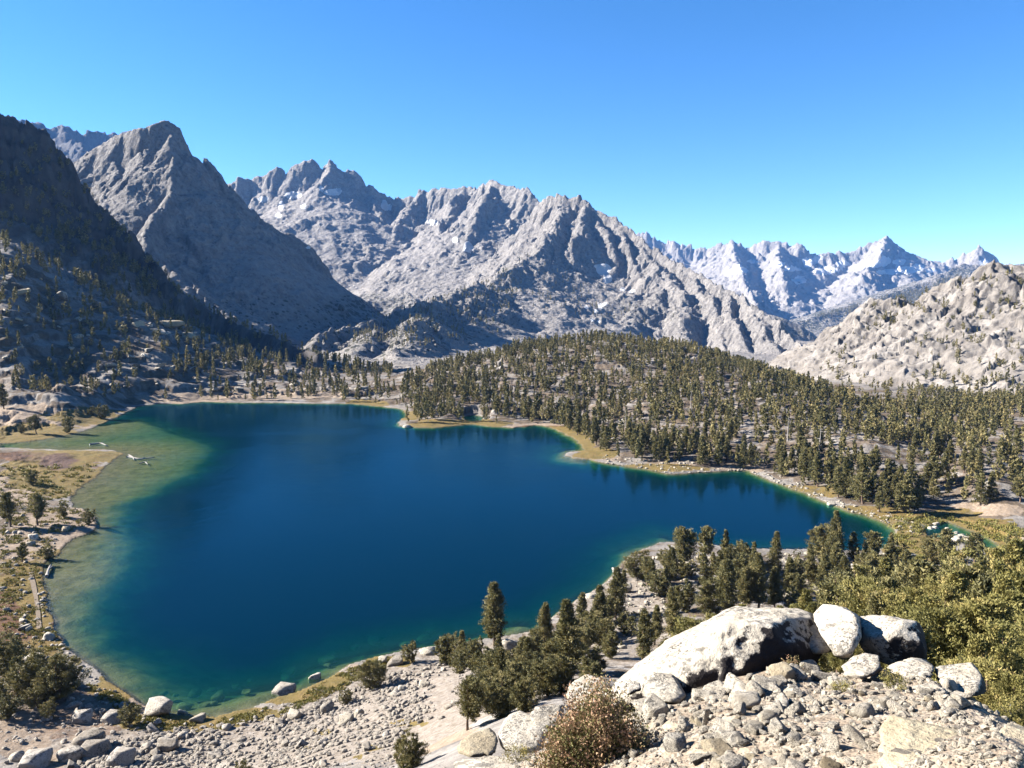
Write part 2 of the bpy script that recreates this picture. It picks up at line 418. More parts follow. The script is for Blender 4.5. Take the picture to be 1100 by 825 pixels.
def roofs(x, y, R):
    """upper envelope of all ridges and the group that forms it"""
    z = np.full(x.shape, -1e9, np.float32); g = np.zeros(x.shape, np.int8); far = np.zeros(x.shape, np.float32)
    for gi, (grp, P, k1, k2, D, flute, lam, w) in enumerate(RIDGES):
        reach = 2600 if grp in (4, 6, 8) else (1500 if grp in (3, 5, 7) else 420)
        lo, hi = P.min(0)[:2] - reach, P.max(0)[:2] + reach
        m = np.nonzero((x > lo[0]) & (x < hi[0]) & (y > lo[1]) & (y < hi[1]))[0]
        if not len(m): continue
        X, Y = x[m], y[m]
        best = np.full(X.shape, -1e9, np.float32); bq = np.zeros_like(best); bd = np.zeros_like(best)
        acc = 0.0
        for i in range(len(P) - 1):
            a, b = P[i], P[i + 1]
            ex, ey = b[0] - a[0], b[1] - a[1]
            L2 = ex * ex + ey * ey; L = math.sqrt(L2)
            t = np.clip(((X - a[0]) * ex + (Y - a[1]) * ey) / L2, 0, 1)
            d = np.hypot(X - a[0] - ex * t, Y - a[1] - ey * t)
            d = np.sqrt(d * d + w * w) - w
            zz = a[2] + (b[2] - a[2]) * t - (k2 * d + (k1 - k2) * D * (1 - np.exp(-d / D)))
            up = zz > best
            best = np.where(up, zz, best); bq = np.where(up, acc + t * L, bq); bd = np.where(up, d, bd)
            acc += L
        n = np.nonzero(best > z[m])[0]
        if not len(n): continue
        m = m[n]; X, Y, best, q, d = X[n], Y[n], best[n], bq[n], bd[n]
        if flute:
            qq = q + perlin(X / (lam * 2.2), Y / (lam * 2.2), gi + 9) * lam * .5
            fl = np.abs(perlin(qq / lam, d / (lam * 6) + gi * 3.1, gi)) * 1.9 + 0.55 * np.abs(perlin(qq / (lam * .43), d / (lam * 3), gi + 50)) * 1.9 + 0.32 * np.abs(perlin(qq / (lam * .19), d / (lam * 1.3), gi + 70)) * 1.9
            fl = fl * (.45 + .55 * sstep(-.3, .5, perlin(X / 300, Y / 300, gi + 30)) + .6 * np.exp(-d / (2.2 * D)))
            best = best - flute * 1.35 * fl * (1 - np.exp(-d / (lam * 0.5))) * (.35 + .65 * np.exp(-d / (3.5 * D)))
        up = best > z[m]
        z[m] = np.where(up, best, z[m]); g[m] = np.where(up, grp, g[m]); far[m] = np.where(up, d / D, far[m])
    return z, g, far

# ------------------------------------------------------------------ terrain sheet, finer where it is seen larger
def rows():
    seg = [(2.0, 4.6, 20), (4.6, 18, 250), (18, 90, 80), (90, 330, 330), (330, 720, 270), (720, 1020, 170), (1020, 1300, 60), (1300, 2150, 330), (2150, 3000, 240), (3000, 4400, 260), (4400, 6300, 110), (6300, 8400, 150), (8400, 10500, 24)]
    return np.concatenate([np.exp(np.linspace(math.log(a), math.log(b), n, endpoint=False)) for a, b, n in seg] + [[10500.0]])
cols_u = np.concatenate([np.linspace(-780, -30, 75, endpoint=False), np.linspace(-30, 1130, 960), np.linspace(1136, 1500, 50)])
TX = (cols_u - 550.0) / FPX
TH = np.arctan(TX)
RR = rows()
NR, NC = len(RR), len(TX)
Rg, THg = np.meshgrid(RR, TH, indexing='ij')
Xg = (Rg * np.sin(THg)).ravel(); Yg = (Rg * np.cos(THg)).ravel(); Rf = Rg.ravel(); THf = THg.ravel()


def chunked(fn, n, *arrs, out=1):
    res = [fn(*[a[i:i + n] for a in arrs]) for i in range(0, len(arrs[0]), n)]
    if out == 1: return np.concatenate(res)
    return [np.concatenate([r[k] for r in res]) for k in range(out)]


def tps_grid():
    ci = np.unique(np.r_[np.arange(0, NC, 4), NC - 1]); ri = np.unique(np.r_[np.arange(0, NR, 4), NR - 1])
    L = np.log(RR)
    a, b = np.meshgrid(TH[ci], L[ri])
    c = tps(a.ravel(), b.ravel()).reshape(a.shape)
    c = np.stack([np.interp(TH, TH[ci], row) for row in c])
    i = np.clip(np.searchsorted(L[ri], L) - 1, 0, len(ri) - 2)
    t = ((L - L[ri][i]) / (L[ri][i + 1] - L[ri][i]))[:, None]
    return c[i] * (1 - t) + c[i + 1] * t


def land(x, y, R, s):
    z0 = (EYE - s * R).astype(np.float32)
    # roughness of the ground
    near = sstep(700, 300, R)
    z0 = z0 + fbm(x / 45, y / 45, 4, 3) * 2.2 * sstep(60, 160, R) * (0.35 + 0.65 * sstep(200, 420, R))
    led = fbm(x / 14, y / 14, 3, 11)
    z0 = z0 + (np.abs(led) * 1.2 + np.abs(fbm(x / 5.5, y / 5.5, 3, 12)) * .9) * sstep(200, 420, R)
    z0 = z0 + fbm(x / 6, y / 6, 3, 21) * .32 * sstep(30, 70, R) * sstep(300, 160, R)
    z0 = z0 + fbm(x / 1.2, y / 1.2, 4, 31) * .10 * sstep(30, 14, R)
    tk = sstep(380, 460, R) * sstep(980, 820, R) * np.where(x < 0, .62, .45)
    st = 7.0 + fbm(x / 60, y / 60, 2, 13) * 2
    q = (z0 + fbm(x / 30, y / 30, 3, 14) * 4) / st
    fr = q - np.floor(q)
    z0 = z0 + tk * st * .8 * (sstep(.35, .65, fr) - fr)
    grp = np.zeros(x.shape, np.int8)
    depth = np.full(x.shape, -1.0, np.float32)
    m = np.nonzero(R > 445)[0]
    if len(m):
        X, Y, RM = x[m], y[m], R[m]
        wa = sstep(600, 1400, RM)
        wx = fbm(X / 150, Y / 150, 3, 5) * (5 + 15 * wa); wy = fbm(X / 150, Y / 150, 3, 6) * (5 + 15 * wa)
        zr, g, fd = roofs(X + wx, Y + wy, RM)
        crag = np.clip(np.exp(-np.maximum(fd - .6, 0) / 1.1) + .9 * sstep(.05, .35, fbm(X / 170, Y / 170, 3, 59)), .22, 1.1)
        crag = np.where((g == 1) | (g == 2) | (g == 0), 1, crag)
        # crags
        k = np.clip((zr - z0[m]) / 60, 0, 1)
        rough = ridged(X / 130, Y / 130, 6, 41, .5) * (3 + 4 * wa) + fbm(X / 60, Y / 60, 4, 47, .5) * (1.0 + 2.0 * wa)
        jx, jy = X + fbm(X / 25, Y / 25, 2, 57) * 6, Y + fbm(X / 25, Y / 25, 2, 58) * 6
        fq = np.where(RM > 3000, 1.7, 1.0)
        rough = rough + (facets(jx / fq, jy / fq * .7, 52.0, 3) * 18 * wa * fq + facets(jx / fq, jy / fq, 19.0, 4) * (4 + 5 * wa) * fq) * crag
        fl = (g == 6) | (g == 4) | (g == 8)
        rough = np.where(fl, rough * 1.3 + ridged(X / 420, Y / 420, 3, 44) * 10, rough)
        rough = np.where(g == 3, rough * .62, rough)
        ck = sstep(.0, .16, fbm(X / 55, Y / 90, 3, 75))
        rough = np.where(g == 2, ck * 5 + facets(jx, jy, 26.0, 5) * 9 + facets(jx, jy, 9.0, 6) * 3.5 - np.abs(fbm(X / 24 + Y / 120, Y / 70, 4, 72, .55)) * 6 * (.3 + ck) + fbm(X / 7, Y / 7, 3, 73) * 1.3 - 1, rough)
        rough = np.where(g == 1, rough - np.abs(fbm(X / 26, Y / 26, 5, 74, .6)) * 8 + facets(jx, jy, 34.0, 8) * 13 + facets(jx, jy, 12.0, 9) * 6 + 3, rough)
        rough = np.where(g == 4, rough * .65, rough)
        fs = np.select([g == 6, (g == 4) | (g == 8), RM < 1200], [34.0, 19.0, 5.0], 9.5)
        rough = rough + (fbm(X / fs, Y / fs, 2, 49, .6) + .5 - np.abs(perlin(X / fs / 1.9, Y / fs / 1.9, 52)) * 1.6) * fs * .17 * (.35 + .65 * crag)
        rough = np.where(g == 7, rough * .45, rough)
        zr = zr + rough * (0.25 + 0.75 * k) - 4 * wa
        d = zr - z0[m]
        sm = 6.0 + 10 * wa
        h = np.clip(0.5 + 0.5 * d / sm, 0, 1)
        zz = z0[m] * (1 - h) + zr * h + sm * h * (1 - h) * .5
        z0[m] = zz
        grp[m] = np.where(d > 0, g, 0)
    m = np.nonzero((R > 85) & (R < 720))[0]
    if len(m):
        X, Y = x[m], y[m]
        sd = poly_sd(X, Y, LAKE)
        sd = sd + fbm(X / 7, Y / 7, 3, 61) * np.clip(R[m] / 330, .35, 1.2)
        s2 = np.maximum(poly_sd(X, Y, STREAM), poly_sd(X, Y, POOL)) + fbm(X / 4, Y / 4, 2, 62) * .5
        out = np.maximum(-sd, 0)
        w = sstep(0, 34, out)
        zl = 0.22 + 0.075 * out + fbm(X / 5, Y / 5, 3, 63) * .22 * sstep(0, 8, out)
        zz = zl * (1 - w) + np.maximum(z0[m], np.minimum(0.4 + out * .02, 2)) * w
        sh = np.maximum(np.maximum(poly_sd(X, Y, SHELF), poly_sd(X, Y, SHELF2)), poly_sd(X, Y, SHELF3))
        sh = sh + fbm(X / 16, Y / 16, 3, 64) * 3.0
        din = np.maximum(sd, 0)
        deep = 0.15 + din * .6
        shelf = 0.12 + np.minimum(din, 45) * .030 + np.log1p(np.exp(np.clip(-sh / 3, -20, 20))) * 3 * .5
        shelf = np.where(sh > -40, shelf, 99)
        dep = np.minimum(np.minimum(deep, shelf), 13) + fbm(X / 3, Y / 3, 2, 65) * .12
        bank = sstep(0, 1.2, sd)
        dep = np.maximum(dep * bank, .02)
        zz = np.where(sd > 0, -dep, zz)
        zz = np.where((s2 > 0) & (sd <= 0), -0.8 * np.minimum(s2, 2.0) - .03, zz)
        near2 = (s2 <= 0) & (s2 > -5) & (sd <= 0)
        zz = np.where(near2, np.minimum(zz, 0.12 + (-s2) * .12), zz)
        depth[m] = np.where(sd > -4, np.where(sd > 0, dep, 0.0), np.where(s2 > -3, np.where(s2 > 0, 0.35, 0.0), -1))
        z0[m] = zz
    return z0, grp, depth


Zf, Gf, Df = chunked(land, 200000, Xg, Yg, Rf, tps_grid().ravel(), out=3)
Zg = Zf.reshape(NR, NC)
Sg = (EYE - Zg) / Rg
CUMMIN = np.minimum.accumulate(Sg, 0)


def ground(x, y):
    """height of the terrain sheet under (x, y), bilinear"""
    x = np.asarray(x, float); y = np.asarray(y, float)
    r = np.hypot(x, y); u = np.arctan2(x, y)
    ci = np.clip(np.searchsorted(TH, u) - 1, 0, NC - 2); ri = np.clip(np.searchsorted(RR, r) - 1, 0, NR - 2)
    a = np.clip((u - TH[ci]) / (TH[ci + 1] - TH[ci]), 0, 1); b = np.clip((r - RR[ri]) / (RR[ri + 1] - RR[ri]), 0, 1)
    return (Zg[ri, ci] * (1 - a) + Zg[ri, ci + 1] * a) * (1 - b) + (Zg[ri + 1, ci] * (1 - a) + Zg[ri + 1, ci + 1] * a) * b


def hit(u, v):
    """the ground point a pixel of the photograph looks at"""
    tx, s = pix_dir(u, v)
    c = int(np.clip(np.searchsorted(TX, tx), 0, NC - 1))
    idx = np.nonzero(Sg[:, c] <= s)[0]
    r = RR[idx[0]] if len(idx) else RR[-1]
    t = math.atan(float(tx))
    x, y = r * math.sin(t), r * math.cos(t)
    return np.array([x, y, float(ground(x, y))])


def seen(x, y, z):
    """is a point above the ground that lies in front of it?"""
    r = np.hypot(x, y); ci = np.clip(np.searchsorted(TH, np.arctan2(x, y)), 0, NC - 1)
    ri = np.clip(np.searchsorted(RR, r) - 2, 0, NR - 1)
    return (EYE - z) / r < CUMMIN[ri, ci]
# ------------------------------------------------------------------ ground cover: patches with places of their own
Ug, Vg = to_pix(Xg, Yg, Zf)
EDGE = fbm(THf * 38, np.log(Rf) * 38, 4, 81).astype(np.float32)
M1 = np.zeros((len(Xg), 4), np.float32)      # meadow yellow-green, sand, stones, red-brown meadow
M2 = np.zeros((len(Xg), 4), np.float32)      # snow, far scrub, mud, forest floor


def patch(M, ch, u, v, wu, wv, amt=1.0, edge=.3, rspan=1.45, tilt=0.0):
    h = hit(u, v); r0 = math.hypot(h[0], h[1])
    m = np.nonzero((Rf > r0 / rspan) & (Rf < r0 * rspan) & (np.abs(Ug - u) < 1.6 * (wu + wv)) & (np.abs(Vg - v) < 1.6 * (wv + wu * abs(tilt))))[0]
    du = (Ug[m] - u) / wu; dv = (Vg[m] - v - tilt * (Ug[m] - u)) / wv
    q = np.sqrt(du * du + dv * dv) + EDGE[m] * edge
    M[m, ch] = np.maximum(M[m, ch], amt * sstep(1.15, .8, q))


# meadow and sand of the near left shore and the far left beach
for u, v, wu, wv, a in [(55,512,60,24,.8),(30,468,60,14,.75),(90,447,45,10,.8),(40,640,24,46,.7),(20,620,30,22,.6),(48,690,20,22,.55),(185,776,70,10,1.0),(260,768,50,8,.9),(310,748,34,10,.9),(350,732,26,10,.8),
                        (120,740,30,14,.7),(405,712,14,7,.8),(425,710,20,6,1),(440,777,22,4,1),(345,786,11,4,1),(346,797,8,4,1),(330,804,6,3,.9),(400,803,12,3,.9),(385,813,6,3,.9),
                        (430,446,30,5,1),(395,433,26,4,.9),(515,455,34,5,1),(470,455,34,5,.7),(600,466,40,8,.8),(640,487,24,7,.9),(700,503,60,5,.7),(620,478,20,8,.8),
                        (860,528,60,8,.6),(930,552,50,9,.7),(1055,570,42,14,.95),(1020,556,40,10,.7),(985,580,30,14,.8),(960,560,30,12,.6),(1080,583,20,12,.9),(975,600,40,14,.7),(930,585,20,8,.6),(985,470,14,5,.9)]:
    patch(M1, 0, u, v, wu, wv, a)
for u, v, wu, wv, a in [(50,448,85,13,1),(20,522,44,22,.95),(40,585,60,20,1),(60,560,50,16,.9),(30,600,40,10,.9),(80,520,40,22,.25),(110,775,120,40,.95),(60,790,90,34,.85),(250,800,120,16,.45),(440,795,80,26,.85),(360,800,100,20,.5),(400,740,80,24,.6),(420,730,60,26,.6),(300,770,60,12,.5),
                        (580,462,50,8,.7),(720,500,40,5,.5),(800,503,30,5,.6),(1060,548,50,8,.8),(1085,572,40,8,.6),(650,490,30,6,.5),(290,424,90,6,.6),(200,428,60,6,.7),(40,412,60,8,.4),(980,466,14,4,.5)]:
    patch(M1, 1, u, v, wu, wv, a)
for u, v, wu, wv, a in [(260,800,220,28,1),(400,770,110,50,1),(500,740,80,50,.8),(150,800,90,30,.7),(330,770,60,16,.9),(430,740,60,30,.9),(60,745,60,30,.5),(570,720,70,50,.6),(660,660,60,60,.6),(250,785,100,14,.7)]:
    patch(M1, 2, u, v, wu, wv, a)
for u, v, wu, wv, a in [(18,665,34,30,1),(20,650,26,20,.9),(55,500,30,8,.8),(40,690,34,18,.6),(60,470,50,6,.6),(110,480,30,4,.5),(85,505,30,14,.5),(590,461,40,4,.7),(540,462,20,2,.6)]:
    patch(M1, 3, u, v, wu, wv, a)
for u, v, wu, wv, a in [(105,490,34,6,.9),(70,487,50,4,.7),(120,492,18,6,1),(70,520,50,14,.75),(55,600,24,10,.6),(30,610,40,10,.5),(40,700,30,20,.5)]:
    patch(M1, 0, u, v, wu, wv, a)
for u, v, wu, wv, a in [(30,628,40,20,.7),(20,490,40,6,.7),(15,550,40,8,.4),(30,720,50,20,.4),(80,780,60,16,.45),(60,512,60,14,.5),(25,660,40,40,.8),(95,760,60,16,.45),(60,745,60,16,.45)]:
    patch(M1, 3, u, v, wu, wv, a)
for u, v, wu, wv, a in [(62,496,20,9,1),(30,490,26,5,.6)]:
    patch(M2, 2, u, v, wu, wv, a)
# old snow in the high bowls
for u, v, wu, wv in [(283,214,7,3),(316,209,9,3.5),(357,207,10,4),(362,205,6,3),(302,221,3,5),(299,231,4,3),(326,222,3,3),(345,203,3,4),(413,220,4,6),(417,223,5,3),(464,239,6,3),(502,265,6,7),(489,258,3,3),
                     (647,290,7,6),(652,300,5,5),(642,286,4,2),(645,329,3,4),(640,335,3,3),(650,326,3,2),(630,330,2,2),(679,313,4,2),(669,311,3,2),(636,344,3,2),(643,345,3,2),
                     (796,290,8,4),(793,287,6,3),(785,292,8,3),(868,283,6,5),(938,284,14,4),(950,280,8,5),(925,287,10,3),(905,283,8,3),(966,281,8,4),(985,288,8,4),(835,284,10,3),(850,289,10,3),(870,280,10,4),(880,277,6,3),(945,270,3,3),(1000,291,6,3),
                     (955,292,14,3),(975,290,10,4),(890,290,14,4),(860,300,8,4),(1057,282,5,3),(808,281,6,2),(331,266,3,2)]:
    patch(M2, 0, u, v, wu, wv, 1.0, .45, 1.25)
# far scrub and woods too small to tell apart
M2[:, 1] = np.maximum(M2[:, 1], (Gf == 7) * np.clip(.78 + EDGE * .5, 0, 1))
for u, v, wu, wv, a in [(430,362,90,22,.5),(500,350,60,20,.5),(390,370,70,14,.6),(470,340,60,12,.35),(520,325,40,14,.3),(880,362,50,26,.9),(850,350,30,14,.6),(300,345,70,22,.4),(250,335,50,20,.35),(395,330,45,16,.75),(350,340,50,14,.5),
                        (430,325,30,10,.6),(1090,300,30,16,.6),(1080,350,40,16,.35),(1020,320,30,10,.5),(960,345,22,14,.45),(560,290,22,10,.3),(440,300,40,10,.25),(690,330,40,14,.3),(490,290,30,7,.25),(475,310,40,10,.25)]:
    patch(M2, 1, u, v, wu, wv, a, .6, 1.5)
fl = (Rf > 160) & (Rf < 760) & (Gf == 0) & (Df < 0)
M2[:, 3] = fl * np.clip(.55 + EDGE * .6, 0, 1) * sstep(395, 420, Ug) * (Vg < 560)
M2[:, 3] = np.maximum(M2[:, 3], (Rf > 20) * (Rf < 210) * (Ug > 560) * np.clip(.45 + EDGE * .7, 0, 1) * (Gf == 0))
M2[:, 3] = np.maximum(M2[:, 3], fl * (Ug <= 420) * np.clip(.45 + EDGE * .7, 0, .9))

PALE = np.select([Gf == 6, Gf == 4, Gf == 5, Gf == 3, Gf == 8], [.40, .25, .1, -.12, -.75], 0.0).astype(np.float32)  # negative darkens; the far left ridge has shade put into its colour
# dark metamorphic rock of the left cliffs, colour deepened to paint in their shade
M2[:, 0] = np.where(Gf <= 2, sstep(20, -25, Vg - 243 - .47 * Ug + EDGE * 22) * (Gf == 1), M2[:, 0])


def srgb(r, g, b):
    f = lambda c: (c / 255 / 12.92) if c <= 10.31 else ((c / 255 + .055) / 1.055) ** 2.4
    return (f(r), f(g), f(b))


def mat_mountain():
    k = NT('mountain_granite')
    pos = k.n('NewGeometry').outputs['Position']
    nrm = k.n('NewGeometry').outputs['Normal']
    nz = k.n('SeparateXYZ', {0: nrm}).outputs['Z']
    big = k.noise(pos, 1 / 220, 5, .6)
    mid = k.noise(pos, 1 / 38, 6, .65)
    fine = k.noise(pos, 1 / 9, 4, .7)
    base = k.ramp(big, [(.3, (.27, .255, .245)), (.5, (.36, .335, .31)), (.7, (.44, .405, .37))])
    base = k.mix(k.ramp(mid, [(.42, 0), (.62, .55)]), base, (.50, .465, .425))
    base = k.mix(k.ramp(mid, [(.30, .6), (.44, 0)]), base, (.20, .19, .185))
    base = k.mix(k.ramp(fine, [(.34, .85), (.48, 0)]), base, (.13, .125, .125))
    base = k.mix(k.ramp(fine, [(.54, 0), (.7, .6)]), base, (.58, .55, .52))
    # iron-stained and dark streaked cliffs
    strk = k.n('Mapping', {'Vector': pos, 'Scale': (1 / 26, 1 / 26, 1 / 240)})
    sk = k.noise(strk.outputs[0], 1.0, 4, .6)
    steep = k.ramp(nz, [(.45, 1), (.75, 0)])
    base = k.mix(k.math('MULTIPLY', steep, k.ramp(sk, [(.45, 0), (.65, .65)])), base, (.16, .15, .15))
    sk2 = k.noise(strk.outputs[0], 2.3, 4, .65)
    base = k.mix(k.math('MULTIPLY', k.ramp(nz, [(.9, 1), (.97, 0)]), k.ramp(sk2, [(.56, 0), (.68, .5)])), base, (.50, .47, .44))
    # talus lies where the slope is gentler
    tal = k.ramp(nz, [(.74, 0), (.88, .6)])
    base = k.mix(k.math('MULTIPLY', tal, k.ramp(big, [(.35, .3), (.6, 1)])), base, (.47, .43, .395))
    at2 = k.n('Attribute', attribute_name='cover_two'); s2 = k.n('SeparateColor', {0: at2.outputs['Color']})
    dots = k.vor(pos, 1 / 13)
    scrub = k.math('MULTIPLY', k.math('LESS_THAN', dots, k.math('MULTIPLY', s2.outputs[1], .62)), .88)
    base = k.mix(scrub, base, (.045, .05, .03))
    base = k.mix(k.math('MULTIPLY', s2.outputs[1], .25), base, (.10, .10, .06))
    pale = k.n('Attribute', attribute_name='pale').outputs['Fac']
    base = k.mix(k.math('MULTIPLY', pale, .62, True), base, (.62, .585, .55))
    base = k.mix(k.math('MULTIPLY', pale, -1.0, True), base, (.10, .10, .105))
    snow = k.ramp(k.math('ADD', s2.outputs[0], k.math('MULTIPLY', k.math('SUBTRACT', mid, .5), .9)), [(.45, 0), (.55, 1)])
    base = k.mix(snow, base, (1, 1, 1))
    h = k.math('ADD', k.math('MULTIPLY', mid, 1.0), k.math('MULTIPLY', fine, .45))
    cr = k.vor(pos, 1 / 17, 'F1')
    h = k.math('ADD', h, k.math('MULTIPLY', cr, .25))
    nb = k.bump(h, 18.0, .9)
    nb = k.bump(k.noise(pos, 1 / 4, 3, .7), 4.0, .7, nb)
    base = k.mix(1.0, base, (.45, .448, .45), 'MULTIPLY')
    return k.done(base, .95, nb, .1)


def mat_ground():
    k = NT('near_ground')
    pos = k.n('NewGeometry').outputs['Position']
    nz = k.n('SeparateXYZ', {0: k.n('NewGeometry').outputs['Normal']}).outputs['Z']
    a1 = k.n('Attribute', attribute_name='cover_one'); c1 = k.n('SeparateColor', {0: a1.outputs['Color']})
    a2 = k.n('Attribute', attribute_name='cover_two'); c2 = k.n('SeparateColor', {0: a2.outputs['Color']})
    wat = k.n('Attribute', attribute_name='bed_depth').outputs['Fac']
    n20 = k.noise(pos, 1 / 20, 5, .6); n5 = k.noise(pos, 1 / 4.5, 5, .65); n1 = k.noise(pos, 1.3, 5, .7); n03 = k.noise(pos, 6.0, 4, .7)
    rock = k.ramp(n20, [(.3, (.27, .24, .205)), (.5, (.40, .362, .315)), (.7, (.50, .46, .41))])
    rock = k.mix(k.ramp(n5, [(.32, .75), (.47, 0)]), rock, (.17, .155, .145))
    rock = k.mix(k.ramp(n1, [(.36, .6), (.5, 0)]), rock, (.18, .165, .15))
    dk = k.ramp(n5, [(.3, (.025, .024, .027)), (.6, (.065, .058, .06)), (.75, (.16, .14, .135))])  # dark cliff rock, taken darker still to carry the cliffs' shade
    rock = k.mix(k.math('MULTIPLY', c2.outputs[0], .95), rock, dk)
    rock = k.mix(k.ramp(n20, [(.4, .5), (.6, 0)]), rock, (.24, .215, .19))
    mp = k.n('Mapping', {'Vector': pos, 'Scale': (1 / 6, 1 / 6, 1 / 40)})
    crk = k.noise(mp.outputs[0], 1.0, 4, .65)
    rock = k.mix(k.math('MULTIPLY', k.ramp(nz, [(.6, 1), (.86, 0)]), k.ramp(crk, [(.42, .85), (.56, .1)])), rock, (.11, .10, .095))
    litter = k.ramp(n5, [(.35, (.085, .062, .040)), (.55, (.18, .132, .088)), (.7, (.30, .24, .175))])
    sepf = k.math('ADD', a2.outputs['Alpha'], k.math('MULTIPLY', k.math('SUBTRACT', n5, .5), 1.5))
    c = k.mix(k.ramp(sepf, [(.36, 0), (.62, .9)]), rock, litter)
    # foreground grit: everything within a stone's throw of the camera is grus
    dist = k.n('VectorMath', {0: pos, 1: (0, 0, EYE)}, operation='DISTANCE').outputs['Value']
    grus = k.ramp(n03, [(.3, (.26, .20, .145)), (.5, (.44, .355, .26)), (.66, (.55, .47, .37))])
    pz = k.n('SeparateXYZ', {0: pos}).outputs['Z']
    c = k.mix(k.math('MULTIPLY', k.math('LESS_THAN', dist, 30.0), k.ramp(k.math('DIVIDE', pz, 100.0), [(.535, 0), (.56, 1)])), c, grus)
    sand = k.ramp(n1, [(.3, (.30, .22, .15)), (.55, (.44, .345, .255)), (.75, (.53, .44, .345))])
    c = k.mix(k.ramp(k.math('ADD', c1.outputs[1], k.math('MULTIPLY', k.math('SUBTRACT', n5, .5), .9)), [(.35, 0), (.62, 1)]), c, sand)
    # broken white stones with dark gaps between them
    stone = k.ramp(n1, [(.3, (.20, .155, .115)), (.45, (.35, .295, .235)), (.6, (.45, .395, .335)), (.75, (.54, .49, .43))])
    stone = k.mix(k.ramp(n03, [(.33, .7), (.45, 0)]), stone, (.15, .125, .10))
    stm = k.ramp(k.math('ADD', c1.outputs[2], k.math('MULTIPLY', k.math('SUBTRACT', n5, .5), 1.4)), [(.4, 0), (.58, 1)])
    c = k.mix(stm, c, stone)
    red = k.ramp(n1, [(.3, (.13, .065, .035)), (.6, (.23, .125, .07))])
    c = k.mix(k.ramp(k.math('ADD', a1.outputs['Alpha'], k.math('MULTIPLY', k.math('SUBTRACT', n5, .5), .8)), [(.35, 0), (.6, .95)]), c, red)
    grass = k.mix(k.ramp(n03, [(.4, 0), (.6, .6)]), k.ramp(n5, [(.3, (.10, .085, .025)), (.5, (.21, .15, .045)), (.7, (.27, .17, .065))]), (.33, .25, .09))
    c = k.mix(k.ramp(k.math('ADD', c1.outputs[0], k.math('MULTIPLY', k.math('SUBTRACT', n5, .5), 1.1)), [(.35, 0), (.6, .95)]), c, grass)
    c = k.mix(c2.outputs[2], c, (.15, .095, .075))
    # lake bed: silt and drowned stones
    bed = k.ramp(n5, [(.35, (.042, .040, .023)), (.6, (.090, .078, .048))])
    bed = k.mix(k.ramp(n1, [(.6, 0), (.72, .6)]), bed, (.12, .112, .085))
    bed = k.mix(k.ramp(n1, [(.30, .7), (.4, 0)]), bed, (.016, .017, .012))
    h = k.math('ADD', k.math('MULTIPLY', n5, 1.2), k.math('MULTIPLY', n1, .5))
    nb = k.bump(h, .9, .55)
    nb = k.bump(n03, .05, .8, nb)
    c = k.mix(1.0, c, (.45, .45, .46), 'MULTIPLY')
    c = k.mix(k.ramp(wat, [(.0, 0), (.02, 1)]), c, bed)
    return k.done(c, .95, nb, .1)


MAT_MTN, MAT_GND = mat_mountain(), mat_ground()
QI = (np.arange(NR - 1)[:, None] * NC + np.arange(NC - 1)[None]).ravel()
QUADS = np.stack([QI, QI + 1, QI + NC + 1, QI + NC], 1).astype(np.int32)
QG = Gf[QI]
PTS = np.stack([Xg, Yg, Zf], 1)
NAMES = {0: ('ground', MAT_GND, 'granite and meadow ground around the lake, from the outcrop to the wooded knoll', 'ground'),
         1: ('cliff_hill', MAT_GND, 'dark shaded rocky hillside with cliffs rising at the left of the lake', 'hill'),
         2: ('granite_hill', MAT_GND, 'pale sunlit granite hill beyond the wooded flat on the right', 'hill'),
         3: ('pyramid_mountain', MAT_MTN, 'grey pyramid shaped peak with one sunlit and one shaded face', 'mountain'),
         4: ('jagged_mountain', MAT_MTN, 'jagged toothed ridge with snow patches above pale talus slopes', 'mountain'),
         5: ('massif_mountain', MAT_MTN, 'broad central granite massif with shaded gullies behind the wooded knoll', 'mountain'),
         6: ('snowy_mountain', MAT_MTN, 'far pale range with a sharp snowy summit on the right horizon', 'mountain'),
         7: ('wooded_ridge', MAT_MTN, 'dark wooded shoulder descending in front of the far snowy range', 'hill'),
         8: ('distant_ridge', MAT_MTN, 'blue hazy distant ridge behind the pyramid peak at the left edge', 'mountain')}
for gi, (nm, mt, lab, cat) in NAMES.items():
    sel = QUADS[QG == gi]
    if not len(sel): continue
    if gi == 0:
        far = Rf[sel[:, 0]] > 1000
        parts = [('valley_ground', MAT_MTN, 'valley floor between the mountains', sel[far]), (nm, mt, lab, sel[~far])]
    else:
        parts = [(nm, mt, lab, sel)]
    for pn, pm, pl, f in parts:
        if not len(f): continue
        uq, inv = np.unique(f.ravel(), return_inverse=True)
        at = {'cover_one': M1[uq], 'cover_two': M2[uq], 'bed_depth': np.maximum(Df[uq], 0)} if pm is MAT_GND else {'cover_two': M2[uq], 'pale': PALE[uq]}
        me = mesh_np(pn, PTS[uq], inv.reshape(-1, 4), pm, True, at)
        tag(link(pn, me), pl, cat, None, 'structure')


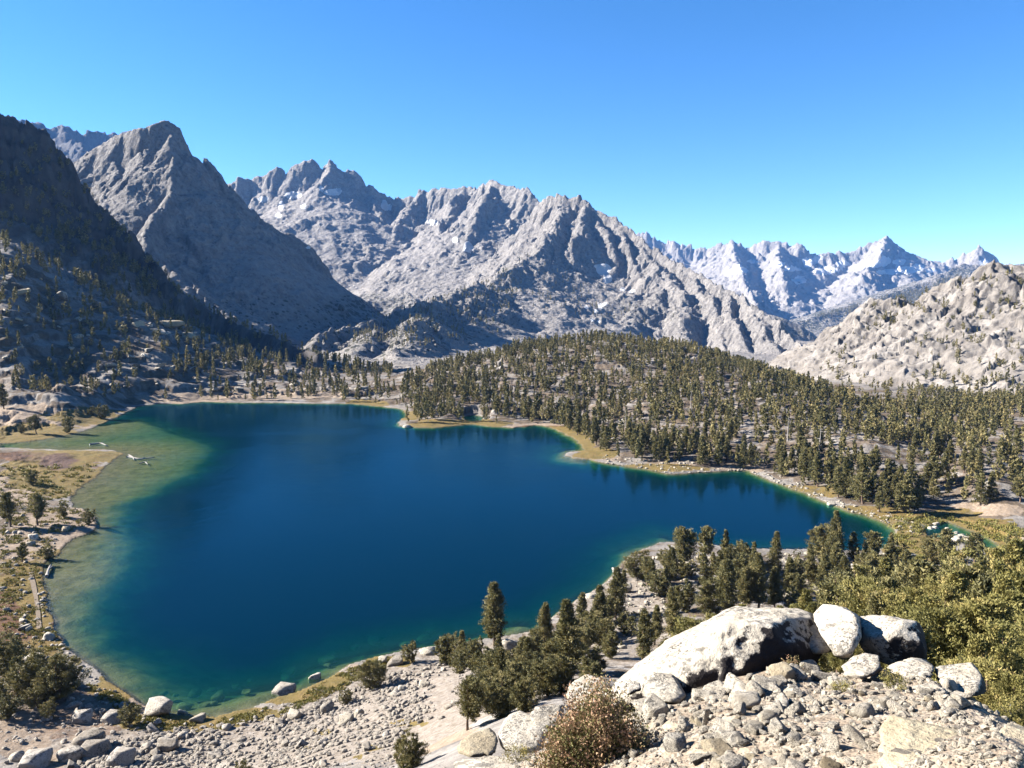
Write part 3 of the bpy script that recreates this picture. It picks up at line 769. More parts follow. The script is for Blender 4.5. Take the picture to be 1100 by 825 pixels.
# ------------------------------------------------------------------ water
def mat_water():
    k = NT('lake_water')
    pos = k.n('NewGeometry').outputs['Position']
    d = k.n('Attribute', attribute_name='bed_depth').outputs['Fac']
    x = k.math('DIVIDE', d, 10.0)
    clear = k.ramp(x, [(0, (.93, .95, .92)), (.05, (.78, .86, .70)), (.12, (.48, .68, .46)), (.26, (.05, .25, .21)), (.55, (.003, .05, .07)), (.9, (0, 0, 0))])
    body = k.ramp(x, [(0, (0, 0, 0)), (.06, (.003, .010, .007)), (.16, (.0015, .016, .013)), (.35, (.0002, .0125, .013)), (.65, (.0001, .0088, .0135)), (1, (.0001, .0079, .0150))])
    n1 = k.noise(pos, .9, 3, .6); n2 = k.noise(pos, .16, 3, .5)
    nb = k.bump(k.math('ADD', n1, k.math('MULTIPLY', n2, 1.5)), .10, .35)
    tr = k.n('BsdfTransparent', {'Color': clear}); df = k.n('BsdfDiffuse', {'Color': body})
    under = k.n('AddShader', {0: tr.outputs[0], 1: df.outputs[0]})
    gl = k.n('BsdfGlossy', {'Color': (.34, .78, 1, 1), 'Roughness': k.ramp(k.noise(pos, .022, 3, .6), [(.4, .06), (.6, .16)]), 'Normal': nb})
    fc = k.n('LayerWeight', {'Blend': .5, 'Normal': nb}).outputs['Facing']
    fr = k.math('ADD', k.math('MULTIPLY', k.math('POWER', fc, 5.0), .42), .012)
    ms = k.n('MixShader', {0: fr, 1: under.outputs[0], 2: gl.outputs[0]})
    k.t.links.new(ms.outputs[0], k.out.inputs['Surface'])
    return k.m


MAT_WATER = mat_water()


def water(name, mask, label, level=0.0):
    f = QUADS[mask[QUADS].any(1)]
    uq, inv = np.unique(f.ravel(), return_inverse=True)
    p = PTS[uq].copy(); p[:, 2] = level
    me = mesh_np(name, p, inv.reshape(-1, 4), MAT_WATER, True, {'bed_depth': np.maximum(-PTS[uq][:, 2], 0)})
    return tag(link(name, me), label, 'lake' if name == 'lake_water' else 'stream', None, 'structure')


nearR = (Rf > 85) & (Rf < 720)
inlake = np.zeros(len(Xg), bool); im = np.nonzero(nearR)[0]
inlake[im] = (poly_sd(Xg[im], Yg[im], LAKE) > -5) & (Zf[im] < 0)
water('lake_water', inlake, 'deep blue mountain lake with pale green shallows along its left shore')
instr = np.zeros(len(Xg), bool)
instr[im] = (poly_sd(Xg[im], Yg[im], STREAM) > -3) & (Zf[im] < -.02) & ~inlake[im]
if instr.any(): water('stream_water', instr, 'narrow blue outlet stream full of white rocks')
inpool = np.zeros(len(Xg), bool)
inpool[im] = (poly_sd(Xg[im], Yg[im], POOL) > -3) & (Zf[im] < -.02) & ~inlake[im]
if inpool.any(): water('pool_water', inpool, 'small still pool behind the wooded point')

# ------------------------------------------------------------------ the air between
def haze():
    x0, x1, y0, y1, z0, z1 = -9500, 9500, -60, 10800, -400, 1150
    v = np.array([(x, y, z) for z in (z0, z1) for y in (y0, y1) for x in (x0, x1)], float)
    f = np.array([(0, 2, 3, 1), (4, 5, 7, 6), (0, 1, 5, 4), (2, 6, 7, 3), (0, 4, 6, 2), (1, 3, 7, 5)])
    k = NT('mountain_air')
    p = k.n('VolumePrincipled', {'Color': (.17, .42, 1.0, 1), 'Density': 2.3e-5, 'Anisotropy': 0.0})
    k.t.links.new(p.outputs[0], k.out.inputs['Volume'])
    tag(link('haze', mesh_np('haze', v, f, k.m, False)), 'thin blue mountain air filling the valley', 'haze', None, 'stuff')


haze()
# ------------------------------------------------------------------ conifers
def mat_foliage(name, stops, warm):
    k = NT(name)
    tint = k.n('Attribute', attribute_name='tint').outputs['Fac']
    oi = k.n('ObjectInfo').outputs['Random']
    f = k.math('ADD', k.math('MULTIPLY', tint, .8), k.math('MULTIPLY', oi, .2))
    c = k.ramp(f, stops)
    p = k.n('BsdfPrincipled', {'Base Color': c, 'Roughness': .7, 'Specular IOR Level': .25})
    tl = k.n('BsdfTranslucent', {'Color': c})
    ms = k.n('MixShader', {0: warm, 1: p.outputs[0], 2: tl.outputs[0]})
    k.t.links.new(ms.outputs[0], k.out.inputs['Surface'])
    return k.m


NEEDLES = mat_foliage('pine_needles', [(.0, (.040, .041, .018)), (.35, (.098, .091, .034)), (.65, (.165, .142, .056)), (1.0, (.235, .187, .082))], .22)
NEEDLES_PALE = mat_foliage('young_pine_needles', [(.0, (.042, .042, .013)), (.35, (.115, .106, .030)), (.7, (.195, .166, .052)), (1.0, (.27, .185, .078))], .15)
SHRUBLEAF = mat_foliage('shrub_leaves', [(.0, (.055, .058, .018)), (.3, (.115, .108, .036)), (.55, (.23, .155, .085)), (.8, (.32, .19, .12)), (1.0, (.38, .25, .16))], .15)
GRASSLEAF = mat_foliage('tuft_leaves', [(.0, (.06, .065, .015)), (.5, (.14, .125, .03)), (1.0, (.22, .16, .05))], .15)


def mat_bark(name, a, b):
    k = NT(name)
    pos = k.n('TexCoord').outputs['Object']
    mp = k.n('Mapping', {'Vector': pos, 'Scale': (14, 14, 3)})
    n = k.noise(mp.outputs[0], 2.0, 4, .65)
    return k.done(k.ramp(n, [(.35, a), (.65, b)]), .9, k.bump(n, .03, .8))


BARK = mat_bark('pine_bark', (.045, .03, .022), (.13, .088, .062))
DEADWOOD = mat_bark('weathered_wood', (.12, .11, .10), (.27, .25, .23))


def tube(path, radii, sides=7):
    """tapered tube along points; returns verts, quads, closed with end rings pinched"""
    path = np.asarray(path, float); V = []; F = []
    for i, p in enumerate(path):
        d = path[min(i + 1, len(path) - 1)] - path[max(i - 1, 0)]
        d = d / (np.linalg.norm(d) + 1e-9)
        a = np.cross(d, [0, 0, 1.0] if abs(d[2]) < .9 else [1.0, 0, 0]); a /= np.linalg.norm(a); b = np.cross(d, a)
        for k in range(sides):
            t = 2 * math.pi * k / sides
            V.append(p + (a * math.cos(t) + b * math.sin(t)) * radii[i])
    n = len(path)
    for i in range(n - 1):
        for k in range(sides):
            F.append((i * sides + k, i * sides + (k + 1) % sides, (i + 1) * sides + (k + 1) % sides, (i + 1) * sides + k))
    for e in (0, (n - 1) * sides):
        c = len(V); V.append(path[0] if e == 0 else path[-1])
        for k in range(sides):
            F.append((e + k, e + (k + 1) % sides, c, c) if False else (e + k, e + (k + 1) % sides, c, e + k))
    return np.array(V), [tuple(dict.fromkeys(f)) for f in F]


def mesh_py(name, V, F, mat, smooth=True):
    me = bpy.data.meshes.new(name)
    me.from_pydata([tuple(v) for v in V], [], F)
    me.polygons.foreach_set('use_smooth', np.full(len(F), smooth, bool))
    if mat: me.materials.append(mat)
    me.update()
    return me


def leaves(c, out, size, g, narrow=.42):
    """one small triangle per centre c, pointing roughly along out"""
    n = len(c)
    d = out + g.normal(0, .55, (n, 3)); d /= np.linalg.norm(d, axis=1, keepdims=True) + 1e-9
    w = np.cross(d, g.normal(0, 1, (n, 3))); w /= np.linalg.norm(w, axis=1, keepdims=True) + 1e-9
    s = (size * g.uniform(.6, 1.35, n))[:, None]
    V = np.stack([c - d * s * .45 + w * s * narrow, c - d * s * .45 - w * s * narrow, c + d * s * .65], 1)
    return V.reshape(-1, 3)


def crown_points(form, seed, nb, nl):
    """leaf centres, outward directions and tints of a crown for a tree of height 1"""
    g = np.random.default_rng(seed)
    stems = [(0, 0, 1.0, 1.0)]
    if form == 'bush':
        stems = [(0, 0, 1.0, 1.0)] + [(g.uniform(-.34, .34), g.uniform(-.34, .34), g.uniform(.55, .95), g.uniform(.7, 1.1)) for _ in range(6)]
    if form == 'broad':
        stems = [(0, 0, 1.0, 1.0)] + [(g.uniform(-.14, .14), g.uniform(-.14, .14), g.uniform(.75, .97), .8) for _ in range(2)]
    if form == 'column' and g.random() < .5:
        stems = [(0, 0, 1.0, 1.0), (g.uniform(-.05, .05), g.uniform(-.05, .05), g.uniform(.8, .95), .8)]
    C, O, T = [], [], []
    lop = g.uniform(0, 6.28)
    for sx, sy, sh, sr in stems:
        m = max(6, nb // len(stems))
        for i in range(m):
            q = (i + g.uniform(0, 1)) / m
            az = g.uniform(0, 2 * math.pi)
            if form == 'column':
                h0 = .13; h = h0 + (1 - h0) * q; R = .19 * (math.sin(math.pi * min(.99, .1 + .88 * q) ** .8)) ** .55 * (1 - .45 * q)
                rise = .35
            elif form == 'cone':
                h0 = .08; h = h0 + (1 - h0) * q; R = .22 * (1 - q) ** .85 + .015; rise = -.05 + .5 * q
            elif form == 'broad':
                h0 = .24; h = h0 + (1 - h0) * q; R = .27 * max(.05, math.sin(math.pi * (.16 + .8 * q))) ** .7; rise = .45
            else:
                h0 = .03; h = h0 + (1 - h0) * q; R = .23 * max(.05, math.sin(math.pi * (.25 + .72 * q))) ** .6; rise = .5
            R *= sr * g.uniform(.55, 1.25) * (1 + .22 * math.cos(az - lop))
            h *= sh
            tone = np.clip(g.normal(.45, .22), 0, 1)
            t = g.uniform(.22, 1.0, nl) ** .7
            droop = g.uniform(-.08, .08)
            c = np.stack([sx * min(1, h * 2 + .3) + R * t * math.cos(az), sy * min(1, h * 2 + .3) + R * t * math.sin(az), h + R * t * (rise + droop)], 1)
            c += g.normal(0, .014 + .05 * R, (nl, 3)) * np.array([1, 1, .8])
            C.append(c)
            O.append(np.tile([math.cos(az) * .8, math.sin(az) * .8, .55 + .4 * q], (nl, 1)))
            T.append(np.clip(tone + g.normal(0, .1, nl), 0, 1))
    C = np.concatenate(C); C[:, 2] = np.clip(C[:, 2], .015, 1.02)
    return C, np.concatenate(O), np.concatenate(T), g


def make_crown(name, form, seed, nb, nl, leaf, mat, narrow=.3):
    C, O, T, g = crown_points(form, seed, nb, nl)
    V = leaves(C, O, leaf, g, narrow)
    me = mesh_np(name, V, np.arange(len(V)).reshape(-1, 3), mat, False, {'tint': np.repeat(T, 3)})
    return me


def make_trunk(form, seed):
    g = random.Random(seed)
    r = {'column': .020, 'cone': .017, 'broad': .026, 'bush': .015}[form]
    b = [(g.uniform(-.01, .01) * i, g.uniform(-.01, .01) * i, z) for i, z in enumerate((-.06, .0, .15, .4, .7, .95))]
    V, F = tube(b, [r * 1.5, r * 1.25, r, r * .8, r * .45, r * .1], 7)
    if form == 'bush':
        for k in range(4):
            a = g.uniform(0, 6.28)
            v, f = tube([(0, 0, -.03), (math.cos(a) * .12, math.sin(a) * .12, .25), (math.cos(a) * .25, math.sin(a) * .25, .6)], [r, r * .7, r * .2], 5)
            F += [tuple(i + len(V) for i in q) for q in f]; V = np.concatenate([V, v])
    return mesh_py('trunk', V, F, BARK)


FORMS = ('column', 'cone', 'broad', 'bush')
TREES = {}
for fi, form in enumerate(FORMS):
    for lod, (nb, nl, lf, nv) in {'near': (210, 70, .024, 3), 'mid': (120, 40, .036, 5), 'far': (34, 10, .085, 6)}.items():
        if form == 'bush': nb = int(nb * 1.3)
        TREES[form, lod] = [(make_trunk(form, 10 * fi + s), make_crown('crown', form, 100 * fi + s + 7, nb, nl, lf * (1.25 if form in ('bush', 'broad') else 1), NEEDLES)) for s in range(nv)] if lod != 'far' else \
            [crown_points(form, 500 + 20 * fi + s, nb, nl) for s in range(nv)]
PALE_CROWNS = [make_crown('crown', ('cone', 'broad', 'bush', 'column', 'broad')[s], 900 + s, 300, 190, .017, NEEDLES_PALE, .3) for s in range(5)]
PALE_TRUNKS = [make_trunk(('cone', 'broad', 'bush', 'column', 'broad')[s], 900 + s) for s in range(5)]

PLANTED = []      # every conifer: dict(x, y, z, h, form, label, group, size in pixels, pale)


def plant(x, y, h, form, label, group, z=None, pale=False, keep=False):
    zz = float(ground(x, y)) if z is None else z
    PLANTED.append(dict(x=x, y=y, z=zz, h=h, form=form, label=label, group=group, size=h * FPX / math.hypot(x, y) * (1.4 if form == 'bush' else 1), pale=pale, keep=keep))


def tree_at(u, vb, vt, form, label, group):
    p = hit(u, vb)
    d = math.hypot(p[0], p[1])
    h = (vb - vt) * d / FPX / .98
    plant(p[0], p[1], h, form, label, group, p[2], keep=True)


def tree_r(u, vt, r, form, label, group, pale=False):
    tx, _ = pix_dir(u, 620); t = math.atan(float(tx))
    x, y = r * math.sin(t), r * math.cos(t)
    z = float(ground(x, y))
    top = at_r(u, vt, r)
    plant(x, y, max(1.2, top[2] - z), form, label, group, z, pale, keep=True)


G1, G2, G3 = 'pines on the near shore', 'bushy pines on the left shore', 'pines on the far left beach'
tree_at(531, 694, 625, 'column', 'tall broad pine standing alone at the near water edge, its crown against the lake', G1)
tree_at(502, 788, 727, 'broad', 'dense round dark green pine on a short bare trunk beside the grey boulders', G1)
for u, vb, vt, f, l in [(480,714,680,'bush','low bushy pine clump just left of the tall lone pine'),(496,716,676,'cone','thin pointed young pine left of the tall lone pine'),
    (586,706,646,'cone','pointed pine against the water, first of the row right of the tall lone pine'),(608,722,641,'cone','tallest pointed pine of the row at the near water edge'),
    (625,672,635,'column','slim pine by the water between the tallest pointed pine and the dark pine'),(642,684,628,'column','full pine with a visible trunk by the small pale clearing'),
    (661,664,608,'cone','dark narrow pine at the water edge beside the pale clearing'),(731,612,566,'broad','flat topped pine on the tip of the near point, left of its twin'),
    (758,604,567,'broad','flat topped dark pine on the near point, right of its twin'),(779,606,570,'cone','leaning pointed pine on the near point beside the flat topped twins'),
    (832,614,573,'cone','pointed pine in the middle of the near point'),(898,606,553,'cone','tallest pine of the near point, rising over the right arm of the lake'),(917,606,575,'column','smaller pine at the right of the tallest pine on the near point'),
    (1013,614,575,'broad','rounded pine before the rocky stream'),(1046,608,578,'broad','dark round pine before the bend of the stream'),
    (603,746,700,'bush','dense bushy pine below the pointed row, above the white boulders'),(564,766,726,'bush','bright bushy pine behind the rounded grey boulder'),(640,722,692,'bush','bushy pine left of the long lichen boulder'),
    (690,713,652,'column','olive pine rising behind the shoulder of the long lichen boulder')]:
    tree_at(u, vb, vt, f, l, G1)
for u, vb, vt, f in [(515,704,684,'bush'),(527,765,716,'bush'),(540,770,722,'bush'),(560,738,705,'bush'),(652,692,664,'column'),(703,694,650,'column'),(722,688,630,'column'),(793,602,583,'cone'),(810,614,583,'cone'),
    (713,638,606,'column'),(720,628,588,'column'),(687,622,592,'bush'),(695,628,598,'broad'),(761,662,620,'bush'),(736,657,622,'bush'),(780,662,602,'column'),(800,655,610,'column'),(815,655,597,'column'),(832,655,610,'column'),(852,657,632,'bush'),
    (774,628,592,'column'),(868,628,587,'column'),(884,640,598,'column'),(905,640,600,'column'),(846,640,600,'column'),(930,645,606,'column'),(950,640,604,'broad'),(575,740,700,'bush'),(588,748,706,'bush'),(550,716,696,'bush'),(617,716,680,'column'),(630,735,705,'bush')]:
    tree_at(u, vb, vt, f, 'olive pine among the trees of the near shore, behind the white boulders', G1)
for u, vb, vt, f, l in [(11,567,536,'broad','large dark pine at the left edge of the rocky peninsula'),(40,565,536,'broad','leaning pine beside the large dark one on the rocky peninsula'),(70,556,541,'bush','round shrub like pine between the peninsula and the spit'),
    (94,564,548,'bush','small dark pine on the tip of the peninsula, casting its shadow on the water'),(34,522,508,'bush','single round pine on the brown meadow by the mud flat'),(24,605,587,'broad','small lone pine on the pale sand below the peninsula'),(53,602,587,'bush','pale green shrubby pine on the bank below the peninsula'),
    (41,744,703,'bush','bushy pine in the middle of the lower left clump'),(64,752,708,'bush','tallest bushy pine of the lower left clump, nearest the water'),(5,728,688,'bush','bushy pine at the left edge above the lower left clump'),
    (136,780,757,'bush','sparse bush growing beside the large white boulder at the shore'),(397,740,708,'bush','bushy round pine at the water edge among shore boulders'),(371,757,737,'bush','small bush left of the round pine at the water edge'),(443,712,689,'bush','two tiered bush at the water edge'),
    (436,828,782,'bush','sparse twiggy bush on the pale sandy slope at the bottom of the photo')]:
    tree_at(u, vb, vt, f, l, G2)
for u, vb, vt in [(42,762,738),(56,772,752),(6,772,748),(2,762,735),(22,744,718),(18,700,688),(262,834,814)]:
    tree_at(u, vb, vt, 'bush', 'low green bush of the lower left shore', G2)
for u, vb, vt, f, l in [(4,440,418,'column','pine at the left edge behind the pale beach'),(39,466,449,'broad','pine on the pale beach casting a shadow to the right'),(72,465,448,'bush','rounded pine at the end of the pale beach, by the inlet'),(23,466,457,'bush','small bush left of the beach pines'),(109,450,436,'bush','bushy pine on the bank where the inlet begins'),(100,447,438,'bush','small bush beside the pine at the inlet')]:
    tree_at(u, vb, vt, f, l, G3)
# bright dense pines just behind the right side of the outcrop
gq = np.random.default_rng(21)
for i, (u, vt, r) in enumerate([(1000,640,34),(1075,622,38),(960,652,36),(1020,660,27),(1060,650,28),(1098,640,30),(990,672,24),(1046,684,22),(1085,672,23),(1125,660,26),(930,656,46),(1020,614,52),(1100,600,56),(905,662,40),
                          (880,650,60),(950,632,66),(1035,608,74),(860,652,70),(1070,640,32),(835,652,66),(800,650,62),(745,668,44),(770,660,50),(715,690,36),(1130,610,46),(1068,716,17.5),(1095,725,17)]):
    tree_r(u, vt, r, 'bush', 'bright yellow green dense pine on the slope right behind the outcrop' if u > 940 else 'low green pine filling the slope behind the long boulder', 'bright pines behind the outcrop', True)

for i, (u, vt, r) in enumerate([(920,606,120),(938,612,96),(952,600,132),(966,610,104),(982,598,126),(996,606,92),(1010,596,118),(1024,602,86),(1038,592,110),(1052,598,128),(1066,588,96),(1082,596,112),(1096,584,90),(1112,590,104),
                          (930,626,74),(962,624,70),(1000,620,66),(1044,612,62),(1086,606,60),(890,628,84),(870,634,92),(945,640,58),(985,634,54),(908,618,108),(1015,632,50),(1060,622,48),(1100,618,46)]):
    tree_r(u, vt, r, ('column', 'cone', 'broad')[i % 3], 'olive conifer on the slope between the bright pines and the rocky stream', 'conifers of the right slope', i % 2 == 0)


def inside(poly, u, v):
    p = np.array(poly, float); r = np.zeros(np.shape(u), bool)
    for (x0, y0), (x1, y1) in zip(p, np.roll(p, -1, 0)):
        c = (y0 > v) != (y1 > v)
        r ^= c & (u < (x1 - x0) * (v - y0) / ((y1 - y0) or 1e-9) + x0)
    return r


def wood(poly, n, r0, r1, hs, forms, label, group, seed, clump=0.0, cl=40.0):
    """trees spread evenly over the ground whose foot lies in an outline, thinned into clumps"""
    g = np.random.default_rng(seed)
    p = np.array(poly, float); got = 0
    t0 = math.atan((p[:, 0].min() - 550) / FPX) - .03; t1 = math.atan((p[:, 0].max() - 550) / FPX) + .03
    for _ in range(40):
        m = 4000
        r = np.sqrt(g.uniform(r0 ** 2, r1 ** 2, m)); t = g.uniform(t0, t1, m)
        x, y = r * np.sin(t), r * np.cos(t); z = ground(x, y)
        u, v = to_pix(x, y, z)
        ok = inside(poly, u, v) & (z > .5)
        wet = np.maximum(poly_sd(x, y, LAKE), poly_sd(x, y, STREAM)); ok &= wet < -3
        ok &= ~((u > 985) & (u < 1095) & (v > 552) & (v < 592))
        if clump: ok &= fbm(x / cl, y / cl, 3, seed) + g.uniform(-.5, .5, m) > clump
        ok &= seen(x, y, z + 9.0)
        for i in np.nonzero(ok)[0]:
            h = hs[0] + (hs[1] - hs[0]) * g.beta(1.6, 1.8); h *= g.choice([.5, 1, 1, 1, 1.12])
            plant(x[i], y[i], h, forms[g.integers(len(forms))], label, group, float(z[i]))
            got += 1
            if got >= n: return


KNOLL = [(430,414),(480,392),(560,368),(640,355),(720,364),(800,386),(860,408),(930,434),(1000,436),(1110,432),(1110,545),(1020,542),(985,556),(940,548),(900,536),(830,510),(770,501),(700,499),(650,490),(615,470),(560,454),(520,450),(500,444),(470,452),(432,447)]
wood(KNOLL, 3000, 255, 720, (5.5, 11), ('column', 'column', 'cone', 'broad'), 'olive pine in the wood covering the knoll across the lake', 'pines of the wooded knoll', 31, -.32, 26)
wood([(428,412),(530,406),(540,455),(480,458),(434,456),(428,440)], 90, 380, 560, (7, 12), ('column', 'column', 'cone'), 'pine crowding the small wooded point on the far shore', 'pines of the wooded point', 32)
wood([(560,452),(620,470),(660,490),(760,500),(830,510),(940,550),(985,558),(985,535),(900,515),(800,490),(700,480),(640,465),(580,440)], 120, 260, 450, (6.5, 13), ('column', 'column', 'cone'), 'tall pine in the front rank along the far right shore', 'pines along the right shore', 33)
wood([(150,431),(200,396),(260,380),(340,380),(420,398),(432,436),(300,431)], 260, 480, 760, (7, 12.5), ('column', 'column', 'cone'), 'dark pine on the far shore below the shaded hillside', 'pines of the far left shore', 34, -.15, 40)
wood([(0,255),(60,240),(120,268),(200,318),(260,350),(310,372),(260,390),(200,405),(130,432),(0,418)], 540, 450, 960, (6.5, 12), ('column', 'column', 'broad'), 'dark pine on the rocky hillside left of the lake', 'pines of the left hillside', 35, -.12, 30)
wood([(205,322),(345,380),(420,402),(330,388),(260,362),(205,330)], 110, 600, 960, (7, 11), ('cone', 'column'), 'dark pine on the crest line descending from the left cliffs', 'pines of the left crest', 36)
wood([(0,130),(60,160),(150,270),(225,336),(205,345),(120,300),(0,240)], 300, 760, 1010, (5, 10), ('broad', 'bush'), 'small tree clinging to the shaded cliffs', 'trees on the left cliffs', 37, -.25, 40)
wood([(880,398),(940,326),(965,322),(1040,300),(1110,290),(1110,440),(1000,432),(930,428)], 420, 500, 900, (3, 7), ('broad', 'bush', 'column'), 'small pine scattered over the pale granite hill', 'pines on the granite hill', 38, .08, 60)
wood([(1000,400),(1110,370),(1110,440),(1000,438),(930,425)], 130, 470, 760, (5, 9), ('column', 'broad'), 'pine at the foot of the pale granite hill', 'pines on the granite hill', 39, -.2, 50)
wood([(335,368),(400,342),(450,328),(500,310),(545,290),(560,300),(545,345),(520,380),(440,396),(400,390)], 700, 1250, 2500, (8, 13), ('cone', 'column'), 'tiny pine on the far rocky spur', 'pines on the far spur', 40, -.05, 70)
wood([(560,270),(620,300),(700,330),(760,330),(740,360),(680,345),(600,340),(540,320)], 150, 1800, 2700, (8, 13), ('cone',), 'tiny pine on the far massif', 'pines on the far spur', 41, 0, 70)
wood([(840,350),(936,325),(991,306),(1030,296),(1000,330),(920,360),(880,376),(850,372)], 700, 4300, 6300, (14, 22), ('cone',), 'tiny pine on the distant wooded shoulder', 'pines on the distant shoulder', 42, -.3, 150)
wood([(690,600),(860,596),(985,600),(1100,600),(1100,625),(960,640),(860,645),(760,650),(700,640)], 60, 105, 215, (4, 9), ('column', 'column', 'broad', 'bush'), 'pine on the wooded bench of the near shore', G1, 43, -.1, 20)
wood([(470,700),(550,694),(640,650),(690,622),(700,690),(640,745),(560,768),(515,752)], 36, 50, 175, (2.5, 6.5), ('bush', 'column', 'broad', 'bush'), 'olive pine on the rocky slope between the lone pine and the long boulder', G1, 46)
wood([(0,690),(60,700),(80,760),(0,775)], 14, 100, 170, (2, 4), ('bush',), 'dark bush of the lower left corner clump', G2, 47)
wood([(960,560),(1100,600),(1100,570),(1085,555)], 10, 180, 240, (3, 5), ('bush',), 'low bush by the rocky stream', 'bushes by the stream', 44)

for p in PLANTED:
    u, v = to_pix(p['x'], p['y'], p['z'] + p['h'] * .6)
    if not (-20 < u < 1120 and -20 < v < 850) or not seen(p['x'], p['y'], p['z'] + p['h'] * .9): p['size'] *= .02 if not p['keep'] else 1
PLANTED.sort(key=lambda p: (-int(p['keep']), -p['size']))
N_SINGLE = 300
tr = np.random.default_rng(77)
for i, p in enumerate(PLANTED[:N_SINGLE]):
    r = math.hypot(p['x'], p['y'])
    lod = 'near' if p['size'] > 40 else 'mid'
    vs = TREES[p['form'], lod]
    tm, cm = vs[int(tr.integers(len(vs)))]
    if p['pale']:
        k = int(tr.integers(5)); tm, cm = PALE_TRUNKS[k], PALE_CROWNS[k]
    e = bpy.data.objects.new('pine_tree' if p['form'] != 'bush' else 'bushy_pine', None)
    COL.objects.link(e)
    e.empty_display_size = .5
    e.location = (p['x'], p['y'], p['z'] - .05)
    w = p['h'] * tr.uniform(.85, 1.2)
    if p['pale']: w = p['h'] * (tr.uniform(.8, 1.1) if r < 45 else tr.uniform(.7, .95))
    e.scale = (w, w, p['h']); e.rotation_euler = (tr.uniform(-.04, .04), tr.uniform(-.04, .04), tr.uniform(0, 6.28))
    tag(e, p['label'], 'pine tree', p['group'])
    link('trunk', tm, e); link('crown', cm, e)

# the rest of the wood, as one mass
VV, TT = [], []
for p in PLANTED[N_SINGLE:]:
    C, O, T, g = TREES[p['form'], 'far'][int(tr.integers(6))]
    r = math.hypot(p['x'], p['y'])
    n = len(C)
    if r > 1000:
        sel = tr.permutation(n)[:70]; lf = .15
    elif r > 620:
        sel = tr.permutation(n)[:190]; lf = .11
    else:
        sel = np.arange(n); lf = .085
    a = tr.uniform(0, 6.28); ca, sa = math.cos(a), math.sin(a)
    V = leaves(C[sel], O[sel], lf, g)
    w = p['h'] * tr.uniform(.7, 1.05)
    V = np.stack([(V[:, 0] * ca - V[:, 1] * sa) * w + p['x'], (V[:, 0] * sa + V[:, 1] * ca) * w + p['y'], V[:, 2] * p['h'] + p['z']], 1)
    VV.append(V); TT.append(np.repeat(np.clip(T[sel] + tr.normal(0, .24), 0, 1), 3))
VV = np.concatenate(VV)
tag(link('pine_forest', mesh_np('pine_forest', VV, np.arange(len(VV)).reshape(-1, 3), NEEDLES, False, {'tint': np.concatenate(TT)})), 'countless smaller pines of the woods on the knoll and slopes', 'forest', None, 'stuff')
print('conifers', len(PLANTED), 'forest faces', len(VV) // 3)


# ------------------------------------------------------------------ dead trees and driftwood
def snag(u, vb, vt, label, seed):
    p = hit(u, vb); h = (vb - vt) * math.hypot(p[0], p[1]) / FPX
    g = random.Random(seed)
    e = bpy.data.objects.new('dead_tree', None); COL.objects.link(e); e.location = (p[0], p[1], p[2] - .1)
    tag(e, label, 'dead tree', 'grey dead trees')
    pts = [(g.uniform(-.03, .03) * h * i / 5, g.uniform(-.03, .03) * h * i / 5, h * i / 5) for i in range(6)]
    V, F = tube(pts, [h * .03, h * .025, h * .02, h * .015, h * .009, h * .003], 7)
    t = link('trunk', mesh_py('trunk', V, F, DEADWOOD), e)
    for k in range(9):
        z = h * g.uniform(.25, .92); a = g.uniform(0, 6.28); L = h * g.uniform(.12, .26) * (1.1 - z / h * .6)
        c, s = math.cos(a), math.sin(a)
        V, F = tube([(0, 0, z), (c * L * .5, s * L * .5, z + L * .1), (c * L, s * L, z + L * g.uniform(.1, .5))], [h * .009, h * .006, h * .002], 5)
        link('branch', mesh_py('branch', V, F, DEADWOOD), t)


snag(936, 657, 632, 'bare grey dead tree standing among the pines right of the outcrop crest', 1)
snag(846, 474, 448, 'grey dead tree within the wood on the knoll', 2)
snag(672, 460, 440, 'grey dead trunk in the wood above the lake bend', 3)
snag(880, 492, 458, 'tallest grey dead tree of the wood along the far right shore', 4)
snag(742, 440, 418, 'small grey dead tree high on the wooded knoll', 5)


def log(px, z, rad, label, seed=5):
    g = random.Random(seed)
    a = np.array([at_z(u, v, z) for u, v in px])
    n = 8
    tt = np.linspace(0, 1, n)
    idx = tt * (len(a) - 1)
    pts = np.stack([np.interp(idx, range(len(a)), a[:, i]) for i in range(3)], 1)
    pts[:, 2] += np.array([g.uniform(-.04, .04) for _ in range(n)])
    o0 = pts[0].copy(); pts -= o0
    V, F = tube(pts, [rad * (1.1 - .6 * t) * g.uniform(.85, 1.15) for t in tt], 8)
    o = link('driftwood_log', mesh_py('driftwood_log', V, F, DEADWOOD), None, o0)
    m = pts[n // 2]
    V, F = tube([m, m + np.array([.5, .6, .45]), m + np.array([.9, 1.1, .6])], [rad * .5, rad * .3, rad * .12], 6)
    link('branch_stub', mesh_py('branch_stub', V, F, DEADWOOD), o)
    tag(o, label, 'log', 'driftwood logs')


log([(96,477.5),(108,476),(115,478.5)], .25, .45, 'pale sunlit log lying at the mouth of the inlet')

log([(136,490.5),(150,493),(166,491.5)], .12, .40, 'long dark log floating off the end of the spit', 6)
log([(138,488.5),(143,491),(144,494)], .15, .35, 'short pale log beached on the end of the spit', 7)
log([(150,498),(156,496),(159,499)], .10, .28, 'small forked branch afloat beyond the long dark log', 8)
log([(50,619),(52,612),(55,606)], .35, .38, 'grey weathered log lying on the bank of the left shore', 9)
